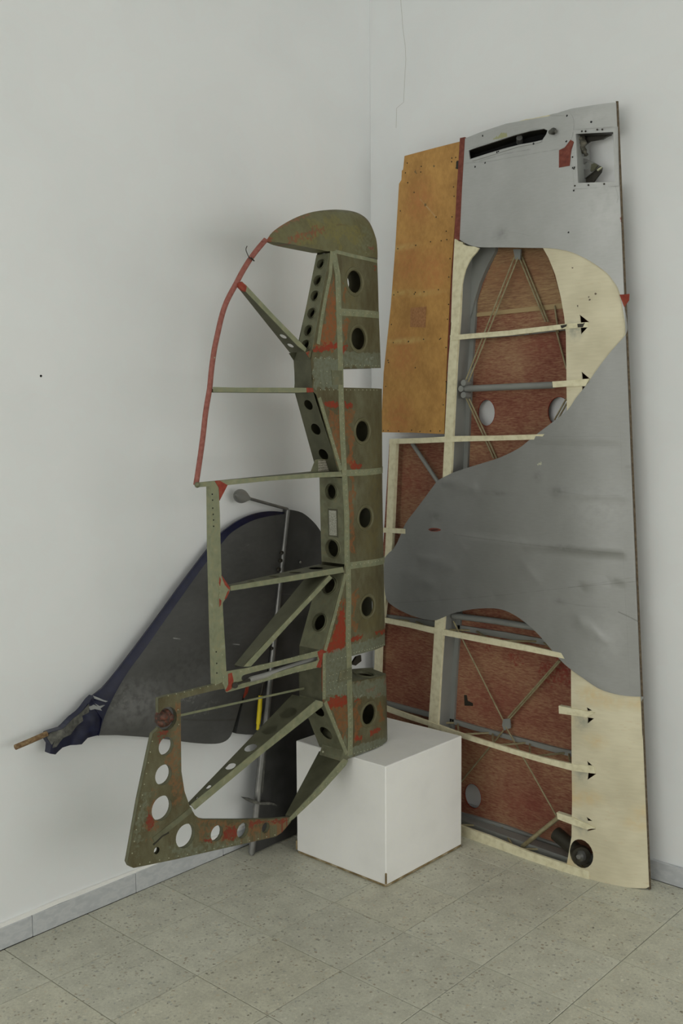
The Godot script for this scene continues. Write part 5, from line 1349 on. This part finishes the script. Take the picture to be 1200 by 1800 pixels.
	rivets(s, nose, P([1.229, 1.792, 1.29, 1.791]), 0.021)
	rivets(s, nose, P([1.229, 1.753, 1.289, 1.752]), 0.021)
	rivets(s, nose, P([1.307, 1.792, 1.307, 1.752]), 0.022)
	rivets(s, nose, P([1.352, 1.993, 1.544, 2.001]), 0.022)
	rivets(s, nose, P([1.349, 1.73, 1.357, 1.558, 1.365, 1.435, 1.371, 1.272, 1.371, 1.134]), 0.017)
	rivets(s, nose, P([1.244, 1.68, 1.342, 1.473]), 0.018)
	rivets(s, nose, P([1.388, 1.447, 1.572, 1.449]), 0.02)
	rivets(s, nose, P([1.385, 1.125, 1.582, 1.123]), 0.02)
	rivets(s, nose, P([1.376, 1.118, 1.378, .973, 1.374, .829]), 0.016)
	rivets(s, nose, P([1.337, 1.015, 1.257, .846]), 0.016)
	rivets(s, nose, P([1.249, .839, 1.247, .685]), 0.014)
	rivets(s, nose, P([1.268, .807, 1.369, .806]), 0.017)
	rivets(s, nose, P([1.267, .755, 1.377, .755]), 0.017)
	rivets(s, nose, P([1.267, .731, 1.377, .73]), 0.017)
	rivets(s, nose, P([1.271, .706, 1.372, .706]), 0.018)
	rivets(s, nose, P([1.391, .795, 1.388, .716]), 0.016)
	rivets(s, nose, P([1.396, .812, 1.596, .809]), 0.014)
	rivets(s, nose, P([1.381, .638, 1.382, .458]), 0.016)
	rivets(s, nose, P([1.27, .644, 1.357, .477]), 0.018)
	rivets(s, nose, P([1.393, .449, 1.574, .437]), 0.018)
	rivets(s, near, P([.568, .831, .809, .826]), 0.03)
	rivets(s, near, P([.526, .724, .478, .546, .438, .385]), 0.03)
	rivets(s, near, P([.45, .363, .763, .312, 1.025, .272]), 0.035)
	rivets(s, near, P([.617, .803, .62, .714]), 0.03)
	rivets(s, near, P([.852, .849, 1.206, .851]), 0.03)
	rivets(s, near, P([.94, .802, 1.205, .797]), 0.03)
	rivets(s, near, P([.785, 1.817, .783, 1.817]), 0.03)
	rivets(s, near, P([.792, .932, .796, .827]), 0.03)
	rivets(s, near, P([.789, 1.158, .785, 1.069]), 0.012)
	rivets(s, near, P([1.356, .425, 1.094, .308]), 0.03)
	part("rivet", s, mat.rivet, o, "small rivet heads in rows", true)

func rib(o: Node3D, near: Callable, face: PackedVector2Array, a: Vector2, b: Vector2, da: float, db: float, holes: Array, label: String):
	var r := part("rib", plate(face, [], -0.0015, 0.0012, near), mat.green_pale, o, label)
	var w := web("rib_web", a, b, da, db, holes, o, mat.green_dark, false)  # the darker green puts the shade of the upturned web into its colour
	o.remove_child(w)
	w.position = Vector3.ZERO
	r.add_child(w, true)
	# the far strip of the rib, parallel to the near one
	var d = (b - a).normalized()
	var f := func(s, q, w2):
		var p = a + d * s + d.orthogonal() * q
		return Vector3(0.515 - lerpf(da, db, s / a.distance_to(b)) + w2, p.y, -p.x)
	var cen := Vector2.ZERO
	for p in face:
		cen += p / face.size()
	var side := signf((cen - a).dot(d.orthogonal()))
	var l := a.distance_to(b)
	part("far_strip", plate(PackedVector2Array([Vector2(0, 0), Vector2(l, 0), Vector2(l, side * 0.01), Vector2(0, side * 0.01)]), [], -0.001, 0.001, f), mat.green_dark, r)

func rivets(s: Shape, f: Callable, line: PackedVector2Array, pitch: float):
	for i in line.size() - 1:
		var n := maxi(1, int(line[i].distance_to(line[i + 1]) / pitch))
		for k in n:
			var p = line[i].lerp(line[i + 1], (k + 0.5) / n)
			ball(f.call(p.x, p.y, 0.0008), 0.0022, s, 6)

func data_print(c: Canvas, ground: Color, ink: Color, rows: int):   # worn embossed marks, too faint to read
	c.base(func(u, v): return ground.lerp(ground.darkened(0.25), clampf(0.5 + noise.get_noise_2d(u * 200, v * 200), 0, 1)))
	var hh := c.h / c.ppm
	var ww := c.w / c.ppm
	for j in rows:
		var y := c.at.y - hh * (j + 0.7) / (rows + 0.6)
		var x := c.at.x + ww * 0.08
		while x < c.at.x + ww * 0.9:
			var l := rng.randf_range(0.002, 0.007)
			c.line(PackedVector2Array([Vector2(x, y), Vector2(x + l, y)]), hh / rows * 0.4, ink, rng.randf_range(0.2, 0.8))
			x += l + 0.002
